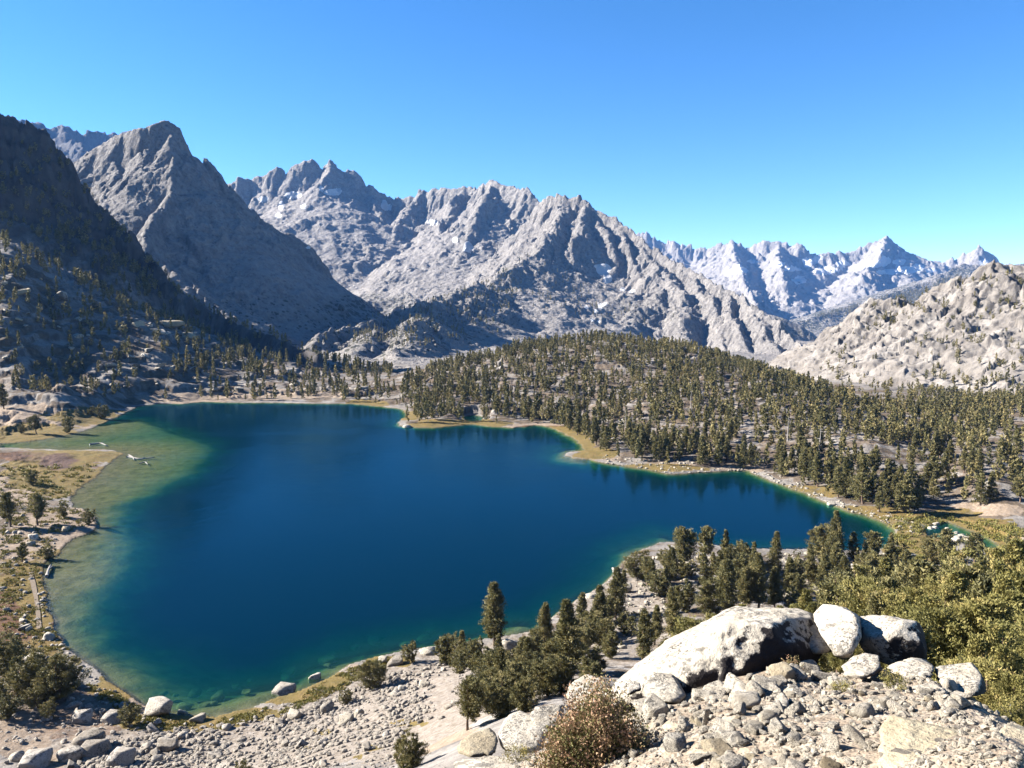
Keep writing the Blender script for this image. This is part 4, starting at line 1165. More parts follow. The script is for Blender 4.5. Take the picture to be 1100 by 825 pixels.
# ------------------------------------------------------------------ granite boulders
def mat_boulder(name, stops, dark=1.0, spots=False):
    k = NT(name)
    pos = k.n('NewGeometry').outputs['Position']; nrm = k.n('NewGeometry').outputs['Normal']
    sz = k.n('Attribute', attribute_name='grain', attribute_type='OBJECT').outputs['Fac']      # metres per texture unit
    p = k.n('VectorMath', {0: pos, 'Scale': k.math('DIVIDE', 1.0, k.math('MAXIMUM', sz, .05))}, operation='SCALE').outputs[0]
    lich = k.n('Attribute', attribute_name='lichen', attribute_type='OBJECT').outputs['Fac']
    oi = k.n('ObjectInfo').outputs['Random']
    a = k.noise(p, 1.1, 5, .6); b = k.noise(p, 4.0, 5, .7); c3 = k.noise(p, 11.0, 4, .75)
    col = k.ramp(k.math('ADD', a, k.math('MULTIPLY', k.math('SUBTRACT', oi, .5), .22)), stops)
    col = k.mix(k.ramp(b, [(.56, 0), (.72, .45)]), col, (.25, .205, .145))
    col = k.mix(k.math('MULTIPLY', k.ramp(c3, [(.50, 0), (.58, .85 * dark)]), k.ramp(k.noise(p, .7, 3, .6), [(.40, .1), (.58, 1)])), col, (.026, .024, .022))            # dark grains
    col = k.mix(k.ramp(k.math('ADD', k.math('MULTIPLY', b, .6), k.math('MULTIPLY', a, .5)), [(.575, 0), (.63, .7 * dark)]), col, (.05, .047, .043))   # grey lichen rosettes
    if spots:                                                                               # round grey lichen spots in a loose band
        wob = k.n('VectorMath', {0: pos, 1: k.n('VectorMath', {0: k.n('TexNoise', {'Vector': pos, 'Scale': 6.0}).outputs['Color'], 'Scale': .16}, operation='SCALE').outputs[0]}, operation='ADD').outputs[0]
        vo = k.n('TexVoronoi', {'Vector': wob, 'Scale': 7.5}, feature='F1')
        rad = k.n('SeparateColor', {0: vo.outputs['Color']}).outputs[1]
        band = k.noise(pos, 2.2, 2, .5)
        hitm = k.math('LESS_THAN', vo.outputs['Distance'], k.math('MULTIPLY', k.math('SUBTRACT', k.math('MULTIPLY', rad, .9), .15), k.ramp(band, [(.42, 0), (.55, .62)])))
        col = k.mix(k.math('MULTIPLY', hitm, .8), col, (.05, .045, .043))
    # black lichen crust on the weather side of some boulders
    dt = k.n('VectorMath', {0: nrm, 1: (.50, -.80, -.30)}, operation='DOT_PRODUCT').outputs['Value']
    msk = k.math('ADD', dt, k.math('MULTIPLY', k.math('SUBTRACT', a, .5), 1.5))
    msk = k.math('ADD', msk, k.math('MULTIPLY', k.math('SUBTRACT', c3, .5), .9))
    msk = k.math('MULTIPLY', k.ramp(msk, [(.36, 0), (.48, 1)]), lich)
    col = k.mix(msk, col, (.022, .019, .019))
    n = k.bump(k.math('ADD', k.math('MULTIPLY', a, .6), k.math('MULTIPLY', b, .35)), .14, .8)
    n = k.bump(c3, .022, .8, n)
    return k.done(col, .92, n, .15)


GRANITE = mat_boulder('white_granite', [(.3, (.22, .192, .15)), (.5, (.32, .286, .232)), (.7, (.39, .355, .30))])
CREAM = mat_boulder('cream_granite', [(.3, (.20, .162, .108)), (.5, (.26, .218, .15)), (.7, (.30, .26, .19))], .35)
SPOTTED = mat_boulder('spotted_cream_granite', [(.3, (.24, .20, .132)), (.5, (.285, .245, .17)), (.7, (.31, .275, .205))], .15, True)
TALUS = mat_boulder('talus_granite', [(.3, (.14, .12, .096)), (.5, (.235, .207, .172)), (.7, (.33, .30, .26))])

DROWNED = mat_boulder('algae_covered_granite', [(.3, (.03, .032, .02)), (.5, (.06, .06, .04)), (.7, (.09, .088, .06))])


def sphere_dirs(sub):
    bm = bmesh.new(); bmesh.ops.create_icosphere(bm, subdivisions=sub, radius=1)
    V = np.array([v.co[:] for v in bm.verts]); F = np.array([[v.index for v in f.verts] for f in bm.faces]); bm.free()
    return V / np.linalg.norm(V, axis=1, keepdims=True), F


DIRS = {s: sphere_dirs(s) for s in (2, 3, 4, 5, 6)}


def noise3(P, f, seed, oct=3):
    a, b, c = P[:, 0] * f, P[:, 1] * f, P[:, 2] * f
    return (fbm(a + 3.1, b + c * .7, oct, seed) + fbm(b - 5.2, c + a * .6, oct, seed + 7) + fbm(c + 1.7, a - b * .5, oct, seed + 13)) / 3


def planes_shape(N, D, sub, p, rough, seed, chips=1.0):
    """rounded polyhedron: surface of the intersection of half spaces N.x < D seen from the centre, weathered"""
    dirs, F = DIRS[sub]
    q = np.maximum(dirs @ N.T, 1e-4) / D
    r = (q ** p).sum(1) ** (-1.0 / p)
    V = dirs * r[:, None]
    s = np.median(r)
    d = noise3(V, 1.3 / s, seed, 4) * .16 + noise3(V, 5.0 / s, seed + 3, 3) * .05 * chips - np.abs(noise3(V, 2.6 / s, seed + 5, 3)) * .16 * chips
    if sub >= 5: d = d + noise3(V, 16 / s, seed + 9, 3) * .018
    return V * (1 + rough * d)[:, None], F


def random_rock(seed, sub=3, p=14, rough=1.0, flat=1.0, n=13):
    g = np.random.default_rng(seed)
    N = g.normal(0, 1, (n, 3)); N /= np.linalg.norm(N, axis=1, keepdims=True)
    N = np.concatenate([N, np.eye(3), -np.eye(3)]); D = np.concatenate([g.uniform(.62, 1.0, n), np.full(6, .95)])
    V, F = planes_shape(N, D, sub, p, rough, seed)
    V = V * np.array([1, 1, flat])
    V -= (V.max(0) + V.min(0)) / 2
    return V / (V.max(0) - V.min(0)), F          # unit box


def hull_rock(pts, sub, p, rough, seed):
    """a boulder whose corners are given points (world); returns verts about their centre, faces, centre"""
    pts = np.asarray(pts, float); c = pts.mean(0)
    bm = bmesh.new()
    for q in pts: bm.verts.new(q - c)
    bmesh.ops.convex_hull(bm, input=bm.verts)
    N, D = [], []
    for f in bm.faces:
        f.normal_update(); n = np.array(f.normal); d = float(n @ np.array(f.verts[0].co))
        if d < 0: n, d = -n, -d
        N.append(n); D.append(max(d, .05))
    bm.free()
    N, D = np.array(N), np.array(D)
    g = np.random.default_rng(seed + 90)                      # broken corners
    E = g.normal(0, 1, (16, 3)); E /= np.linalg.norm(E, axis=1, keepdims=True)
    sup = (E @ (pts - c).T).max(1)
    N = np.concatenate([N, E]); D = np.concatenate([D, sup * g.uniform(.74, .95, 16)])
    V, F = planes_shape(N, D, sub, p * 3.2, rough, seed)
    return V, F, c


def rock_mesh(V, F, mat, name='boulder'):
    return mesh_np(name, V, F, mat, True)


ROCK_DATA = {}
def rock_data(kind, i, mat):
    key = (kind, i, mat.name)
    if key not in ROCK_DATA:
        args = {'block': dict(sub=4, p=70, rough=.35, n=7), 'round': dict(sub=4, p=8, rough=.8, n=16), 'slab': dict(sub=4, p=60, rough=.4, n=7), 'shard': dict(sub=3, p=60, rough=.4, n=7), 'stone': dict(sub=3, p=60, rough=.35, n=7)}[kind]
        V, F = random_rock(hash_seed(kind) + i, **args)
        me = rock_mesh(V, F, mat)
        if kind in ('shard', 'stone', 'block'): me.polygons.foreach_set('use_smooth', np.ones(len(F), bool))
        ROCK_DATA[key] = me
    return ROCK_DATA[key]


def hash_seed(s): return sum(ord(c) * (i + 3) for i, c in enumerate(s)) * 11


kr = random.Random(5)


def boulder(u, v, w, h, r, label, kind='block', mat=None, depth=.9, group=None, lichen=0.0, tilt=(0, 0), turn=None, idx=None, cat='boulder', base=None):
    """a rock w x h pixels wide and high whose middle shows at (u, v), r metres away; it is let into the ground below"""
    P = at_r(u, v, r); m = np.linalg.norm(P - np.array([0, 0, EYE])) / FPX
    W, H = w * m, h * m
    z_g = float(ground(P[0], P[1]))
    top = P[2] + H / 2
    if base is None:
        low = min(P[2] - H / 2, z_g - .12 * H)
        low = max(low, z_g - .9 * W)
    else: low = base
    Ht = max(top - low, H * .6)
    o = link('boulder' if cat == 'boulder' else 'stone', rock_data(kind, kr.randrange(6) if idx is None else idx, mat or GRANITE), None, (P[0], P[1], (top + low) / 2))
    o.scale = (W, W * depth, Ht)
    o.rotation_euler = (tilt[0], tilt[1], kr.uniform(-.3, .3) if turn is None else turn)
    o['grain'] = max(.12, .55 * W); o['lichen'] = lichen
    return tag(o, label, cat, group)


def custom(pts, label, sub=5, p=12, rough=.55, seed=1, mat=None, lichen=0.0, grain=.8, name='boulder'):
    w = np.array([at_r(u, v, r) for u, v, r in pts])
    V, F, c = hull_rock(w, sub, p, rough, seed)
    o = link(name, rock_mesh(V, F, mat or GRANITE), None, c)
    o['grain'] = grain; o['lichen'] = lichen
    return tag(o, label, 'boulder')


# the long boulder on the crest: a sloping shoulder on the left, a flat top and a dark overhung front on the right
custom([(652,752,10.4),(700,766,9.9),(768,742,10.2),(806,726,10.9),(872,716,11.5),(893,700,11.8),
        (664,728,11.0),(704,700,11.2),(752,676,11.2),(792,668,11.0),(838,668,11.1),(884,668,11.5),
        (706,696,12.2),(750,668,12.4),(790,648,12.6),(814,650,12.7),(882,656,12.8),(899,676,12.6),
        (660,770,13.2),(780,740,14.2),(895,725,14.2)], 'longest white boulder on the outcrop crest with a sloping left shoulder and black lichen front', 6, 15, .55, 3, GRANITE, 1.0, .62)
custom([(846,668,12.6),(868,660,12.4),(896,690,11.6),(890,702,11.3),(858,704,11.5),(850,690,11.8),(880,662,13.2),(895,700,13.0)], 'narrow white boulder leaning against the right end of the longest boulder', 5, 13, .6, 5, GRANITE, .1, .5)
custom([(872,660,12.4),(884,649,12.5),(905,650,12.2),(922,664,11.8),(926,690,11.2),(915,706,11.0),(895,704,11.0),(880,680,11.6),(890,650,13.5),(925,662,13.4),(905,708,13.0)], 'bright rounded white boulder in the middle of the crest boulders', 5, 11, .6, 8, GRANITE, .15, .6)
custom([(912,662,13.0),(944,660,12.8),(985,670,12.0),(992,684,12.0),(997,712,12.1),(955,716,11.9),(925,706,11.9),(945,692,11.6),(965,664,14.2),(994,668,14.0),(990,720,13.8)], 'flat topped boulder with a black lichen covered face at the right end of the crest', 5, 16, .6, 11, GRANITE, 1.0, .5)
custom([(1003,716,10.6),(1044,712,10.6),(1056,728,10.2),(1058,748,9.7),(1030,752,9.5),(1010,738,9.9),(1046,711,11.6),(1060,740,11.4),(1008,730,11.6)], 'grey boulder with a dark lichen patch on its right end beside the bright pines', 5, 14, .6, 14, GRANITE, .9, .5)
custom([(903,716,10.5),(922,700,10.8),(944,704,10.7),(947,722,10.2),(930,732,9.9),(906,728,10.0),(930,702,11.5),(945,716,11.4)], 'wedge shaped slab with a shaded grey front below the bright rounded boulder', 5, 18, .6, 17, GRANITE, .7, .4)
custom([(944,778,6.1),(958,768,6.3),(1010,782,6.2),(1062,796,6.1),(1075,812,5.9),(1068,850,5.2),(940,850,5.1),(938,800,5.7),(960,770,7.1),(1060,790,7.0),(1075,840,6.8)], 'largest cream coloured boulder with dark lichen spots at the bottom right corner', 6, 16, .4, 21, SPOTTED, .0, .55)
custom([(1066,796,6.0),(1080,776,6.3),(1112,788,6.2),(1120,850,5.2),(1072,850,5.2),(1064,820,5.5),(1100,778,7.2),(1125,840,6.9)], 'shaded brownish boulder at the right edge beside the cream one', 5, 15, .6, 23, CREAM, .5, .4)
custom([(534,790,10.0),(540,770,10.5),(558,763,10.8),(578,772,10.4),(590,795,9.8),(582,812,9.3),(540,812,9.3),(560,764,11.8),(585,790,11.5),(540,790,11.5)], 'rounded speckled grey boulder beside the reddish shrub', 5, 8, .4, 27, GRANITE, .0, .35)
custom([(484,806,9.4),(498,792,9.8),(530,780,10.2),(536,800,9.6),(532,814,9.2),(500,818,9.0),(505,788,10.8),(532,786,10.9)], 'low split boulder with a brown stained front left of the rounded boulder', 5, 14, .7, 29, CREAM, .7, .35)
custom([(568,770,10.4),(574,760,10.6),(590,764,10.6),(606,756,10.9),(604,782,10.2),(590,796,9.8),(574,788,10.0),(590,758,11.6),(606,768,11.5)], 'angular white boulder between the rounded boulder and the lichen boulders', 5, 20, .7, 31, GRANITE, .0, .3)
custom([(604,754,10.8),(612,734,11.4),(630,724,11.7),(650,730,11.5),(654,750,10.8),(640,768,10.2),(612,770,10.3),(632,724,12.6),(652,740,12.3)], 'white spotted boulder at the left foot of the longest boulder', 5, 9, .55, 33, GRANITE, .15, .4)
custom([(640,752,10.5),(650,738,10.9),(666,740,10.8),(672,756,10.3),(660,766,10.0),(644,764,10.1),(660,738,11.6)], 'small white boulder wedged left of the longest boulder', 4, 9, .6, 35, GRANITE, .2, .3)
custom([(686,735,10.0),(700,722,10.3),(722,726,10.2),(736,748,9.6),(730,758,9.3),(708,756,9.3),(690,748,9.6),(725,722,11.0),(738,745,10.6)], 'smooth white slab lying against the front of the longest boulder', 5, 20, .5, 37, GRANITE, .0, .45)
custom([(662,742,9.8),(672,728,10.1),(688,732,10.0),(690,744,9.7),(676,750,9.5),(676,730,10.8)], 'small dark fronted stone between the shrub and the white slab', 4, 12, .8, 39, GRANITE, 1.0, .3)
custom([(676,752,9.3),(700,748,9.5),(730,766,9.0),(726,778,8.7),(700,782,8.5),(684,770,8.8),(716,752,10.2)], 'pale slab with grey blotches right of the reddish shrub', 5, 15, .7, 41, GRANITE, .25, .35)
custom([(694,792,8.3),(712,774,8.7),(730,772,8.7),(731,786,8.4),(712,800,8.0),(698,802,8.0),(726,770,9.4)], 'slab with a shaded brown front beside the reddish shrub', 5, 18, .7, 43, GRANITE, .35, .3)
custom([(684,822,7.4),(716,796,8.0),(732,792,8.1),(736,804,7.8),(716,832,7.1),(690,838,6.9),(734,796,8.7),(700,830,8.2)], 'long pale slab running down to the bottom edge by the shrub', 5, 16, .6, 45, GRANITE, .0, .35)
custom([(728,764,9.0),(737,763,9.0),(744,800,8.0),(738,805,7.9),(731,786,8.4),(742,770,9.4)], 'narrow white stone post leaning among the rubble', 4, 20, .4, 47, GRANITE, .0, .3)
custom([(752,738,9.7),(772,730,10.0),(784,740,9.7),(780,756,9.2),(758,758,9.1),(750,748,9.4),(776,732,10.6)], 'blocky cream boulder just below the overhang of the longest boulder', 5, 18, .7, 49, GRANITE, .2, .35)
custom([(774,752,9.2),(796,738,9.6),(828,744,9.4),(830,758,9.0),(800,766,8.7),(776,764,8.8),(815,738,10.3)], 'wide pale slab in the rubble below the overhang', 5, 17, .7, 51, GRANITE, .0, .4)
custom([(862,780,7.6),(880,766,8.0),(902,764,8.1),(914,784,7.6),(910,796,7.3),(884,796,7.2),(866,790,7.4),(905,766,8.8),(915,788,8.4)], 'speckled boulder alone on the open gravel with a dark shadow at its right', 5, 13, .6, 53, GRANITE, .2, .3)
custom([(832,752,8.6),(840,742,8.9),(847,752,8.6),(848,765,8.2),(836,766,8.1),(846,748,9.1)], 'upright white stone casting a dark shadow on the gravel', 4, 20, .6, 55, GRANITE, .0, .25)
custom([(737,804,7.8),(764,796,8.0),(786,808,7.7),(788,826,7.2),(760,836,6.9),(742,822,7.2),(775,798,8.7)], 'flat cream slab at the bottom edge below the rubble', 5, 18, .6, 57, CREAM, .0, .35)
custom([(760,778,8.5),(786,772,8.7),(792,786,8.3),(776,798,8.0),(762,792,8.1),(786,774,9.2)], 'block with a rusty shaded right side in the rubble', 5, 18, .7, 59, CREAM, .5, .3)
custom([(958,742,9.4),(1000,732,9.8),(1022,746,9.4),(1010,762,9.0),(968,762,8.8),(1012,734,10.8)], 'broad grey ledge above the cream boulder', 5, 12, .7, 61, GRANITE, .1, .4)
custom([(1004,764,8.7),(1030,748,9.2),(1052,764,8.8),(1044,776,8.4),(1014,778,8.3),(1046,752,9.8)], 'pale ledge right of the broad grey ledge', 5, 12, .7, 63, GRANITE, .1, .4)
custom([(1028,756,8.9),(1040,752,9.1),(1058,764,8.8),(1056,772,8.5),(1034,768,8.6),(1050,754,9.6)], 'small smooth white stone lying on the pale ledge', 4, 10, .5, 65, CREAM, .0, .3)
custom([(950,716,10.4),(978,706,10.8),(1004,716,10.5),(1002,730,10.0),(970,734,9.8),(995,706,11.6)], 'pale slab between the black faced boulder and the grey ledge', 5, 13, .7, 67, GRANITE, .2, .4)
custom([(462,822,8.9),(520,812,9.2),(600,812,9.2),(640,822,8.8),(640,850,8.0),(470,850,8.0),(560,812,10.2)], 'low dark streaked ledge along the bottom edge left of the shrub', 5, 10, .7, 69, GRANITE, .3, .5)

# loose stones on the outcrop
GS = 'loose stones on the outcrop'
def stones_on(poly, n, s0, s1, label, group, seed, mat=GRANITE, power=2.2, kinds=('stone', 'slab', 'block', 'shard', 'slab', 'block'), sink=.25, rmax=1e9, cat='stone'):
    g = np.random.default_rng(seed); p = np.array(poly, float); k = 0
    while k < n:
        u = g.uniform(p[:, 0].min(), p[:, 0].max()); v = g.uniform(p[:, 1].min(), p[:, 1].max())
        if not inside(poly, np.array([u]), np.array([v]))[0]: continue
        q = hit(u, v); d = np.linalg.norm(q - np.array([0, 0, EYE]))
        if d > rmax or q[2] < .02: continue
        px = s0 + (s1 - s0) * g.random() ** power
        w = px * d / FPX
        kd = kinds[g.integers(len(kinds))]
        o = link('boulder' if cat == 'boulder' else 'stone', rock_data(kd, int(g.integers(6)), mat if g.random() > .12 else CREAM if mat is GRANITE else mat))
        fl = g.uniform(.5, .85) * (.55 if kd == 'slab' else 1)
        o.scale = (w, w * g.uniform(.6, 1), w * fl); o.rotation_euler = (g.uniform(-.4, .4), g.uniform(-.4, .4), g.uniform(0, 6.28))
        o.location = (q[0], q[1], q[2] + w * fl * (.5 - sink))
        o['grain'] = max(.08, .6 * w); o['lichen'] = float(g.random() < .2) * .7
        tag(o, label, cat, group); k += 1


RUB = [(690,770),(770,745),(830,715),(880,705),(905,735),(860,740),(840,770),(800,800),(790,830),(690,830),(730,800)]
stones_on(RUB, 85, 8, 30, 'angular pale stone in the heap of rubble below the longest boulder', 'rubble stones below the longest boulder', 91)
stones_on([(800,760),(900,730),(960,745),(945,800),(940,828),(790,828)], 60, 6, 22, 'loose pale stone lying on the tan gravel of the outcrop', 'loose stones on the gravel', 92)
stones_on([(900,705),(1000,715),(1100,770),(1100,800),(1060,780),(950,765)], 32, 6, 20, 'pale stone among the ledges on the right of the outcrop', 'stones among the right ledges', 93)
stones_on([(600,800),(690,760),(690,830),(600,830)], 14, 8, 22, 'stone lying under the reddish shrub', 'stones under the shrub', 94)
for i, (u, v, w, h) in enumerate([(868,698,6,18),(880,703,7,16),(890,704,9,13),(758,772,5,22),(640,760,8,10)]):
    boulder(u, v, w, h, float(np.hypot(*hit(u, v + h * .45)[:2])), 'thin upright shard of granite standing in the rubble', 'shard', GRANITE, .6, 'upright granite shards', cat='stone', tilt=(.1, .15), base=float(hit(u, v + h * .45)[2]) - .03)

# boulders of the lake shore, each at the place it has in the photo
GB = 'boulders of the near lake shore'
for u, v, w, h, l in [(171,760,24,17,'large white pointed boulder standing at the water edge'),(196,766,9,7,'small white stone right of the pointed boulder'),(212,772,13,7,'flat white boulder on the bank right of the pointed boulder'),(304,743,21,12,'white boulder lying half in the water at the shore'),(338,729,11,10,'dark topped round boulder in the water right of the half sunk one'),
    (95,796,26,15,'largest flat boulder in the lower left talus'),(98,808,24,14,'boulder just below the largest flat one in the lower left talus'),(75,811,22,13,'grey boulder with a dark hollow at the bottom left'),(37,817,24,12,'low pale boulder in the bottom left corner'),(129,816,22,15,'pale block at the bottom edge, lower left'),(180,801,18,13,'blocky pale boulder on the lower left slope'),
    (120,772,17,11,'pale tilted slab beside the sparse bush'),(88,771,16,10,'round boulder on the dirt below the lower left bushes'),(52,684,11,8,'pair like grey boulder on the bank of the left shore'),(36,708,15,9,'pale boulder in the shade of the lower left bushes'),(80,736,15,9,'pale boulder right of the tallest lower left bush'),
    (316,768,13,10,'grey boulder on the gravel bank below the half sunk boulder'),(372,773,14,12,'round grey boulder in the middle of the white talus'),(386,766,10,9,'smaller round boulder touching the grey one in the talus'),(433,741,13,8,'pale boulder by the round shore pine'),(459,700,17,8,'flat white slab at the water edge near the two tiered bush'),
    (424,711,16,8,'white boulder at the water edge left of the two tiered bush'),(411,709,9,8,'small white boulder at the water edge'),(456,735,12,8,'dark fronted boulder in the talus right of the round pine'),(545,693,20,12,'white rock outcrop at the foot of the tall lone pine'),(696,618,11,10,'white boulder in the trees of the near point'),(672,632,12,11,'white boulder by the water below the near point'),
    (663,612,10,6,'pale slab at the water edge of the near point'),(635,640,14,5,'long pale slab on the bank beside the pointed pines'),(980,600,9,8,'white boulder before the rocky stream'),(893,542,7,5,'white boulder on the far right shore'),(437,458,10,4,'pale rock on the tip of the wooded far point'),(1030,580,9,7,'largest white rock in the rocky stream')]:
    q = hit(u, v + h * .35); r = math.hypot(q[0], q[1])
    boulder(u, v, w, h, r, l, kr.choice(('block', 'round', 'block')), TALUS if w > 14 and v > 700 else GRANITE, .8, GB, .15, base=q[2] - h * r / FPX * .3)
for i in range(16):
    g = np.random.default_rng(300 + i)
    u = g.uniform(990, 1058); v = 562 + (u - 990) * .28 + g.uniform(-4, 8); w = g.uniform(3, 7)
    q = at_z(u, v, .1); q[2] = .1; r = math.hypot(q[0], q[1])
    boulder(u, v, w, w * .6, r, 'white rock breaking the water of the rocky stream', 'round', GRANITE, .8, 'white rocks in the stream', base=-.35)
GT = 'talus blocks of the lower left slope'
stones_on([(0,790),(90,745),(200,785),(320,762),(420,722),(480,718),(520,700),(560,720),(500,760),(450,770),(430,830),(0,830)], 120, 4, 14, 'weathered pale block in the talus below the near shore', GT, 95, TALUS, 2.4, ('block', 'stone', 'round', 'slab'), .3, 400, 'boulder')
stones_on([(640,690),(720,620),(820,610),(960,600),(960,640),(720,650),(660,710)], 30, 5, 13, 'pale boulder between the trees of the near shore', 'boulders among the near pines', 96, GRANITE, 2, ('block', 'slab'), .3, 400, 'boulder')
stones_on([(0,530),(60,560),(100,575),(50,610),(40,680),(100,730),(60,735),(0,690)], 14, 4, 9, 'pale stone on the meadow bank of the left shore', 'stones on the left bank', 97, GRANITE, 2, ('block', 'round'), .3, 400, 'boulder')
stones_on([(0,300),(100,300),(220,350),(330,400),(420,420),(300,430),(120,432),(0,412)], 70, 4, 12, 'pale sunlit block on the shaded hillside left of the lake', 'pale blocks on the left hillside', 98, GRANITE, 2.0, ('slab', 'slab', 'block'), .35, 1200, 'boulder')
for u, v, w, h, l in [(184,349,24,9,'largest pale granite slab gleaming on the left hillside'),(203,361,17,8,'pale rounded slab just below the largest one on the left hillside')]:
    q = hit(u, v + h * .4); r = math.hypot(q[0], q[1]); boulder(u, v, w, h, r, l, 'round', CREAM, .8, 'gleaming slabs of the left hillside', base=q[2] - 1)

# stones under the water near the bank
for i in range(24):
    g = np.random.default_rng(400 + i)
    u = g.uniform(175, 470); t = (u - 175) / 295
    v = np.interp(u, [175, 215, 273, 332, 375, 452], [752, 760, 748, 727, 704, 690]) - g.uniform(2, 22)
    q = hit(u, v); r = math.hypot(q[0], q[1]); w = g.uniform(6, 17)
    p = at_z(u, v, 0); m = r / FPX
    o = link('boulder', rock_data('round', int(g.integers(6)), DROWNED), None, (p[0], p[1], -.32 - w * m * .25)); o.scale = (w * m, w * m * .8, w * m * .4); o.rotation_euler = (0, 0, g.uniform(0, 6))
    o['grain'] = .8; o['lichen'] = 0.0
    tag(o, 'drowned boulder showing through the shallow green water by the bank', 'boulder', 'drowned boulders')


# fine stones nobody could count, in two heaps of scree
def scree(name, label, poly, n, s0, s1, seed, mat, power=2.5, dens=0.0):
    g = np.random.default_rng(seed); p = np.array(poly, float)
    vs = [random_rock(700 + s, 2, 40, .7, 1, 7) for s in range(8)]
    VV, FF, off = [], [], 0
    while len(VV) < n:
        u = g.uniform(p[:, 0].min(), p[:, 0].max()); v = g.uniform(p[:, 1].min(), p[:, 1].max())
        if not inside(poly, np.array([u]), np.array([v]))[0]: continue
        q = hit(u, v); d = np.linalg.norm(q - np.array([0, 0, EYE]))
        if q[2] < .08: continue
        if dens and fbm(q[:1] / (d * .05), q[1:2] / (d * .05), 2, seed)[0] < g.uniform(-.7, .25): continue
        w = (s0 + (s1 - s0) * g.random() ** power) * d / FPX
        V, F = vs[g.integers(8)]
        a = g.uniform(0, 6.28); ca, sa = math.cos(a), math.sin(a); b = g.uniform(-.5, .5); cb, sb = math.cos(b), math.sin(b)
        X = V * np.array([w, w * g.uniform(.55, 1), w * g.uniform(.4, .8)])
        X = np.stack([X[:, 0], X[:, 1] * cb - X[:, 2] * sb, X[:, 1] * sb + X[:, 2] * cb], 1)
        X = np.stack([X[:, 0] * ca - X[:, 1] * sa, X[:, 0] * sa + X[:, 1] * ca, X[:, 2]], 1)
        VV.append(X + q + np.array([0, 0, w * .12])); FF.append(F + off); off += len(V)
    o = link(name, mesh_np(name, np.concatenate(VV), np.concatenate(FF), mat, False)); o['grain'] = .25 if s1 > 6 else .6; o['lichen'] = 0.0
    tag(o, label, 'gravel', None, 'stuff')


OUT = [(470,826),(560,812),(640,780),(700,760),(780,745),(830,715),(900,705),(1000,708),(1060,745),(1110,775),(1110,828)]
scree('gravel', 'small angular gravel strewn over the outcrop', OUT, 3200, 1.2, 9, 61, GRANITE, 3.0, 1)
scree('talus', 'pale broken talus covering the slope between the outcrop and the lake', [(120,800),(200,782),(310,768),(420,724),(480,712),(560,700),(600,700),(560,740),(500,770),(440,780),(420,832),(60,832)], 4600, 1.3, 7, 62, TALUS, 2.6, 1)
scree('shore_gravel', 'small stones along the banks and between the trees of the lake shore', [(0,560),(60,560),(60,640),(110,735),(150,765),(200,780),(310,755),(300,775),(150,800),(0,800)], 600, 1.2, 5, 63, TALUS, 2.5, 1)
scree('bank_gravel', 'pale stones along the far right bank of the lake', [(640,500),(720,512),(800,508),(830,518),(960,570),(985,575),(985,560),(900,538),(830,508),(760,498),(650,488)], 420, 1, 4, 64, GRANITE, 2.5)
scree('point_gravel', 'pale rocks and stones under the trees of the near point', [(640,700),(690,600),(820,595),(960,595),(980,625),(820,650),(700,690)], 900, 1.5, 6, 65, GRANITE, 2.2, 1)


# ------------------------------------------------------------------ shrubs and tufts close to the camera
def shrub(u, vb, w, h, r, label, mat, seed, leaf=.012, nb=230, nl=60, name='shrub', cat='shrub', group=None):
    g = np.random.default_rng(seed)
    P = at_r(u, vb, r); m = np.linalg.norm(P - np.array([0, 0, EYE])) / FPX
    W, H = w * m, h * m * 1.1
    C, O, T = [], [], []
    for i in range(nb):
        a = g.uniform(0, 6.28); rr = math.sqrt(g.random()); 
        q = rr * (1 + .24 * math.sin(a * 3 + seed) + .15 * math.sin(a * 7))
        zt = H * (1 - .75 * rr ** 2.2) * g.uniform(.5, 1.18)
        x, y = W / 2 * q * math.cos(a), W / 2 * q * math.sin(a) * .8
        tone = np.clip(g.normal(.5, .26), 0, 1)
        t = g.uniform(.0, 1.0, nl)
        k = .055 * W
        c = np.stack([x * (.55 + .45 * t) + g.normal(0, k * .6, nl), y * (.55 + .45 * t) + g.normal(0, k * .6, nl), zt * (.25 + .75 * t) + g.normal(0, k * .5, nl)], 1)
        C.append(c); O.append(np.tile([x / W, y / W, .7], (nl, 1))); T.append(np.clip(tone + .25 * (t - .6) + g.normal(0, .1, nl), 0, 1))
    C, O, T = map(np.concatenate, (C, O, T)); C[:, 2] = np.abs(C[:, 2])
    V = leaves(C, O, leaf * max(1, r / 9), g, .5)
    z = min(P[2], float(ground(P[0], P[1])) + .05)
    e = bpy.data.objects.new(name, None); COL.objects.link(e); e.location = (P[0], P[1], z)
    tag(e, label, cat, group)
    link('foliage', mesh_np('foliage', V, np.arange(len(V)).reshape(-1, 3), mat, False, {'tint': np.repeat(T, 3)}), e)
    V, F = np.zeros((0, 3)), []
    for i in range(9):
        a = g.uniform(0, 6.28); R = W * g.uniform(.1, .42)
        v, f = tube([(0, 0, -.05), (math.cos(a) * R * .45, math.sin(a) * R * .4, H * .35), (math.cos(a) * R, math.sin(a) * R * .8, H * g.uniform(.4, .6))], [.010 * W, .006 * W, .002 * W], 5)
        F += [tuple(j + len(V) for j in q) for q in f]; V = np.concatenate([V, v])
    link('stem', mesh_py('stem', V, F, DEADWOOD), e)


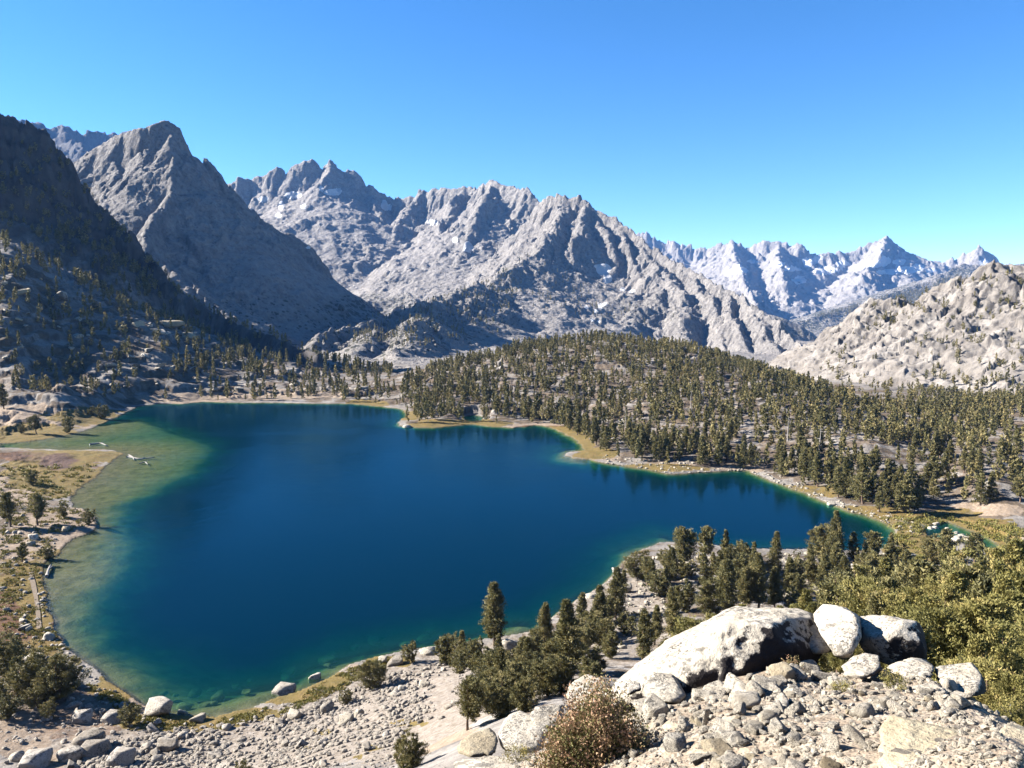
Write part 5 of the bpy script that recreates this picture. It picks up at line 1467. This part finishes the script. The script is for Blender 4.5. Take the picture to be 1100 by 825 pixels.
shrub(640, 832, 112, 80, 7.6, 'big rounded reddish tan shrub among the white boulders at the bottom', SHRUBLEAF, 3, .021, 520, 90)
shrub(664, 737, 22, 22, 10.4, 'small olive tuft growing on the white spotted boulder', NEEDLES_PALE, 5, .011, 60, 30, 'small_shrub')
shrub(960, 736, 30, 15, 9.3, 'low grey green tuft between the slabs on the right of the outcrop', NEEDLES_PALE, 6, .010, 70, 30, 'small_shrub')
shrub(852, 704, 22, 16, 10.6, 'small orange brown tuft under the black overhang', SHRUBLEAF, 7, .010, 60, 30, 'small_shrub')
shrub(1086, 762, 30, 20, 9.2, 'bright yellow green tuft at the right edge', NEEDLES_PALE, 8, .011, 80, 30, 'small_shrub')
shrub(556, 815, 40, 12, 9.0, 'thin grass tuft at the foot of the rounded speckled boulder', GRASSLEAF, 9, .012, 50, 24, 'grass_tuft', 'grass tuft')
shrub(905, 742, 30, 10, 9.2, 'dry tan grass tuft on the gravel below the wedge slab', GRASSLEAF, 10, .010, 50, 24, 'grass_tuft', 'grass tuft')
shrub(610, 740, 14, 20, 10.2, 'sprig of reddish shrub beside the white spotted boulder', SHRUBLEAF, 11, .010, 40, 30, 'small_shrub')
shrub(828, 782, 16, 14, 7.9, 'tiny olive sprig on the gravel left of the speckled boulder', GRASSLEAF, 12, .008, 30, 24, 'grass_tuft', 'grass tuft')

# meadow growth on the banks
def meadow(name, label, poly, n, s, seed):
    g = np.random.default_rng(seed); p = np.array(poly, float); C = []; S = []
    while len(C) < n:
        u = g.uniform(p[:, 0].min(), p[:, 0].max()); v = g.uniform(p[:, 1].min(), p[:, 1].max())
        if not inside(poly, np.array([u]), np.array([v]))[0]: continue
        q = hit(u, v)
        if q[2] < .1 or perlin(q[:1] / 5, q[1:2] / 5, seed)[0] < g.uniform(-.4, .3): continue
        C.append(q); S.append(math.hypot(q[0], q[1]))
    C = np.repeat(np.array(C), 14, 0); S = np.repeat(np.array(S), 14)
    k = s * S / FPX
    C = C + g.normal(0, 1, C.shape) * (k * .6)[:, None] * np.array([1, 1, .2]); C[:, 2] += k * .3
    V = leaves(C, np.tile([0, 0, 1.0], (len(C), 1)), k, g, .25)
    T = np.clip(np.repeat(g.normal(.5, .25, len(C) // 14), 14) + g.normal(0, .1, len(C)), 0, 1)
    tag(link(name, mesh_np(name, V, np.arange(len(V)).reshape(-1, 3), GRASSLEAF, False, {'tint': np.repeat(T, 3)})), label, 'grass', None, 'stuff')


meadow('meadow_grass', 'dry yellow grass and sedge on the banks of the lake', [(120,745),(165,768),(205,776),(265,768),(330,744),(400,706),(430,706),(370,740),(320,764),(210,790),(140,775),(90,735)], 700, 2.2, 71)
meadow('bank_grass', 'tan meadow grass on the left shore', [(0,500),(110,500),(90,520),(70,540),(100,560),(60,580),(40,610),(50,660),(90,715),(60,730),(0,690)], 900, 2.0, 72)
meadow('stream_grass', 'olive meadow grass around the stream mouth', [(930,560),(1000,550),(1100,565),(1100,590),(1075,596),(1030,560),(985,575),(1000,600),(960,605)], 600, 2.0, 73)

# foot trail on the left shore
def trail(px, width):
    pts = np.array([hit(u, v) for u, v in px]); t = np.linspace(0, len(pts) - 1, 40)
    P = np.stack([np.interp(t, range(len(pts)), pts[:, i]) for i in range(2)], 1)
    d = np.gradient(P, axis=0); nn = np.stack([-d[:, 1], d[:, 0]], 1); nn /= np.linalg.norm(nn, axis=1, keepdims=True)
    wob = 1 + .25 * fbm(t, t * 0 + .5, 2, 4)
    L, R = P + nn * (width / 2 * wob)[:, None], P - nn * (width / 2 * wob)[:, None]
    V = np.concatenate([np.c_[L, ground(L[:, 0], L[:, 1]) + .16], np.c_[P, ground(P[:, 0], P[:, 1]) + .16], np.c_[R, ground(R[:, 0], R[:, 1]) + .16]])
    F = [(i, i + 1, 41 + i, 40 + i) for i in range(39)] + [(40 + i, 41 + i, 81 + i, 80 + i) for i in range(39)]
    k = NT('trodden_dirt'); n = k.noise(k.n('NewGeometry').outputs['Position'], 2.0, 4)
    m = k.done(k.ramp(n, [(.35, (.11, .085, .06)), (.65, (.16, .125, .092))]), .95)
    tag(link('path', mesh_np('path', V, np.array(F), m)), 'narrow dirt trail through the meadow of the left shore', 'path', None, 'structure')


trail([(33,616),(36,630),(39,645),(41,660),(42,676)], .9)
